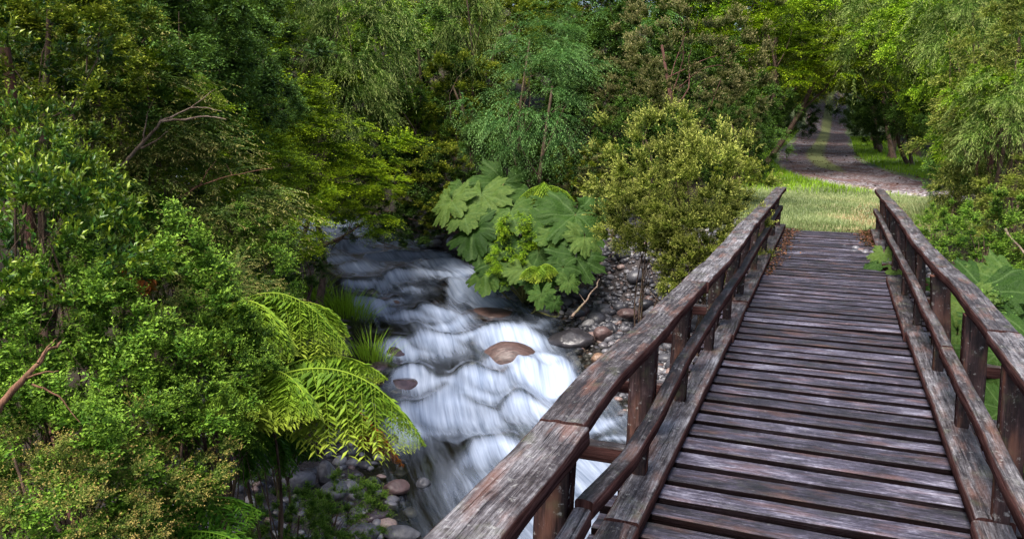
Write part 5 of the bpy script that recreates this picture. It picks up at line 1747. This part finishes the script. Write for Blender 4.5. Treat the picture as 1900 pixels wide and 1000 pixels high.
def dryf(x, y):
    return sstep(-0.05, 0.35, fbm(x * .5, y * .5, 0, 15) + 0.9 * sstep(-0.6, 1.4, x) * (1 - sstep(20.5, 22.5, y)) - 0.25)


def fverge(x, y):
    return grass_zone(x, y) * (track_d(x, y) > 1.95) * sstep(23, 27, y)


x, y = scatter(120000, -3.8, 6.5, 16.35, 34, fclear)
tag(link('grass', blades('grass', x, y, ground_z(x, y), rng.uniform(.03, .09, len(x)), 0.012, GR, 1)), 'short pale green grass of the clearing beyond the bridge', 'grass', kind='stuff')
x, y = scatter(26000, -1.5, 6.5, 16.35, 23, lambda x, y: grass_zone(x, y) * (track_d(x, y) > 2.0) * dryf(x, y))
tag(link('dry_grass', blades('grass', x, y, ground_z(x, y), rng.uniform(.02, .06, len(x)), 0.012, GRD, 2)), 'dry straw-coloured grass between the bridge end and the track', 'grass', kind='stuff')
x, y = scatter(110000, -7, 12, 22, 70, fverge)
tag(link('verge_grass', blades('grass', x, y, ground_z(x, y), rng.uniform(.07, .20, len(x)), 0.02, GRV, 3)), 'bright green grass of the verges on both sides of the track', 'grass', kind='stuff')
# rank grass by the right handrail end and a tuft on the stream bank


def tuft(label, px, py, z, n, r, h, mat, seed, group):
    P = atz(px, py, z)
    rg = np.random.default_rng(seed)
    a, q = rg.uniform(0, 6.28, n), r * rg.uniform(0, 1, n) ** .6
    X_, Y_ = q * np.cos(a), q * np.sin(a)
    g = gz(P[0], P[1])
    me = blades('tuft', X_, Y_, ground_z(X_ + P[0], Y_ + P[1]) - g, h * rg.uniform(.4, 1.2, n), 0.010 + 0.01 * h, mat, seed, 0.7)
    tag(link('grass_tuft', me, None, (P[0], P[1], g)), label, 'grass', group)


tuft('grass tuft with arching blades on the left edge of the stream', 640, 560, -1.35, 420, .55, .42, GRV, 5, 'grass tufts')
tuft('straggling grass tuft hanging over the water below the larger one', 690, 640, -1.6, 160, .3, .4, GRV, 6, 'grass tufts')
tuft('grass tuft at the left bank just above the arching one', 575, 535, -1.2, 160, .35, .5, GRV, 9, 'grass tufts')
tuft('tall pale grass tuft outside the far end of the right handrail', 1735, 415, -0.05, 420, .5, .45, GR, 7, 'grass tufts')
tuft('grass tuft right of the slim pale trunk at the edge of the clearing', 1790, 405, -0.05, 300, .5, .4, GR, 8, 'grass tufts')
tuft('small grass tuft at the corner where the deck meets the clearing', 1612, 425, 0.0, 140, .14, .14, GR, 10, 'grass tufts')

LIT = leaf_mat('fallen_leaf', (0.03, 0.015, 0.012), (0.09, 0.045, 0.035), (0.20, 0.12, 0.09), None, trans=0.1)


def litter(label, P, seed, size=0.05):
    rg = np.random.default_rng(seed)
    n = len(P)
    a = rg.uniform(0, 6.28, n)
    d = nrmz(np.stack([np.cos(a), np.sin(a), rg.normal(0, .25, n)], 1))
    nor = nrmz(np.array([0, 0, 1.0]) + rg.normal(0, .35, (n, 3)))
    ln = size * rg.uniform(.5, 1.3, n)
    me = leaves_mesh('litter', P, d, nor, ln, ln * .55, rg.uniform(0, 1, (n, 3)), LIT)
    tag(link('leaf_litter', me), label, 'fallen leaves', kind='stuff')


rg = np.random.default_rng(3)
n = 800
y = 16.3 - 5.2 * rg.uniform(0, 1, n) ** 1.3
x = -0.74 + np.abs(rg.normal(0, .13, n)) * (0.4 + 0.6 * sstep(11, 13, y))
litter('reddish fallen leaves gathered along the left kerb at the far end of the deck', np.stack([x, y, np.full(n, .012) + rg.uniform(0, .02, n)], 1), 4, .045)
y = 16.4 - 2.0 * rg.uniform(0, 1, n) ** 1.4
x = 0.80 - np.abs(rg.normal(0, .14, n))
litter('brown fallen leaves in the right corner at the far end of the deck', np.stack([x, y, np.full(n, .012) + rg.uniform(0, .03, n)], 1), 5, .05)
x = rg.uniform(-.9, 1.2, n)
y = rg.uniform(16.2, 16.9, n)
litter('brown fallen leaves strewn across the threshold between deck and grass', np.stack([x, y, ground_z(x, y) + .02 + rg.uniform(0, .02, n)], 1), 6, .04)
n = 9000
k = rg.integers(0, len(TRK), n)
k = k[(TRK[k, 1] < 60)]
off = rg.normal(0, 1.0, len(k))
off = np.where(rg.uniform(0, 1, len(k)) < .35, 1.85 + rg.normal(0, .2, len(k)), off)
x = TRK[k, 0] - T[k, 1] * off + rg.uniform(-.2, .2, len(k))
y = TRK[k, 1] + T[k, 0] * off + rg.uniform(-.2, .2, len(k))
q = fbm(x * .6, y * .6, 0, 12) > -.1
x, y = x[q], y[q]
litter('dark red-brown fallen leaves drifted over the gravel track', np.stack([x, y, ground_z(x, y) + .025 + rg.uniform(0, .02, len(x))], 1), 7, .09)
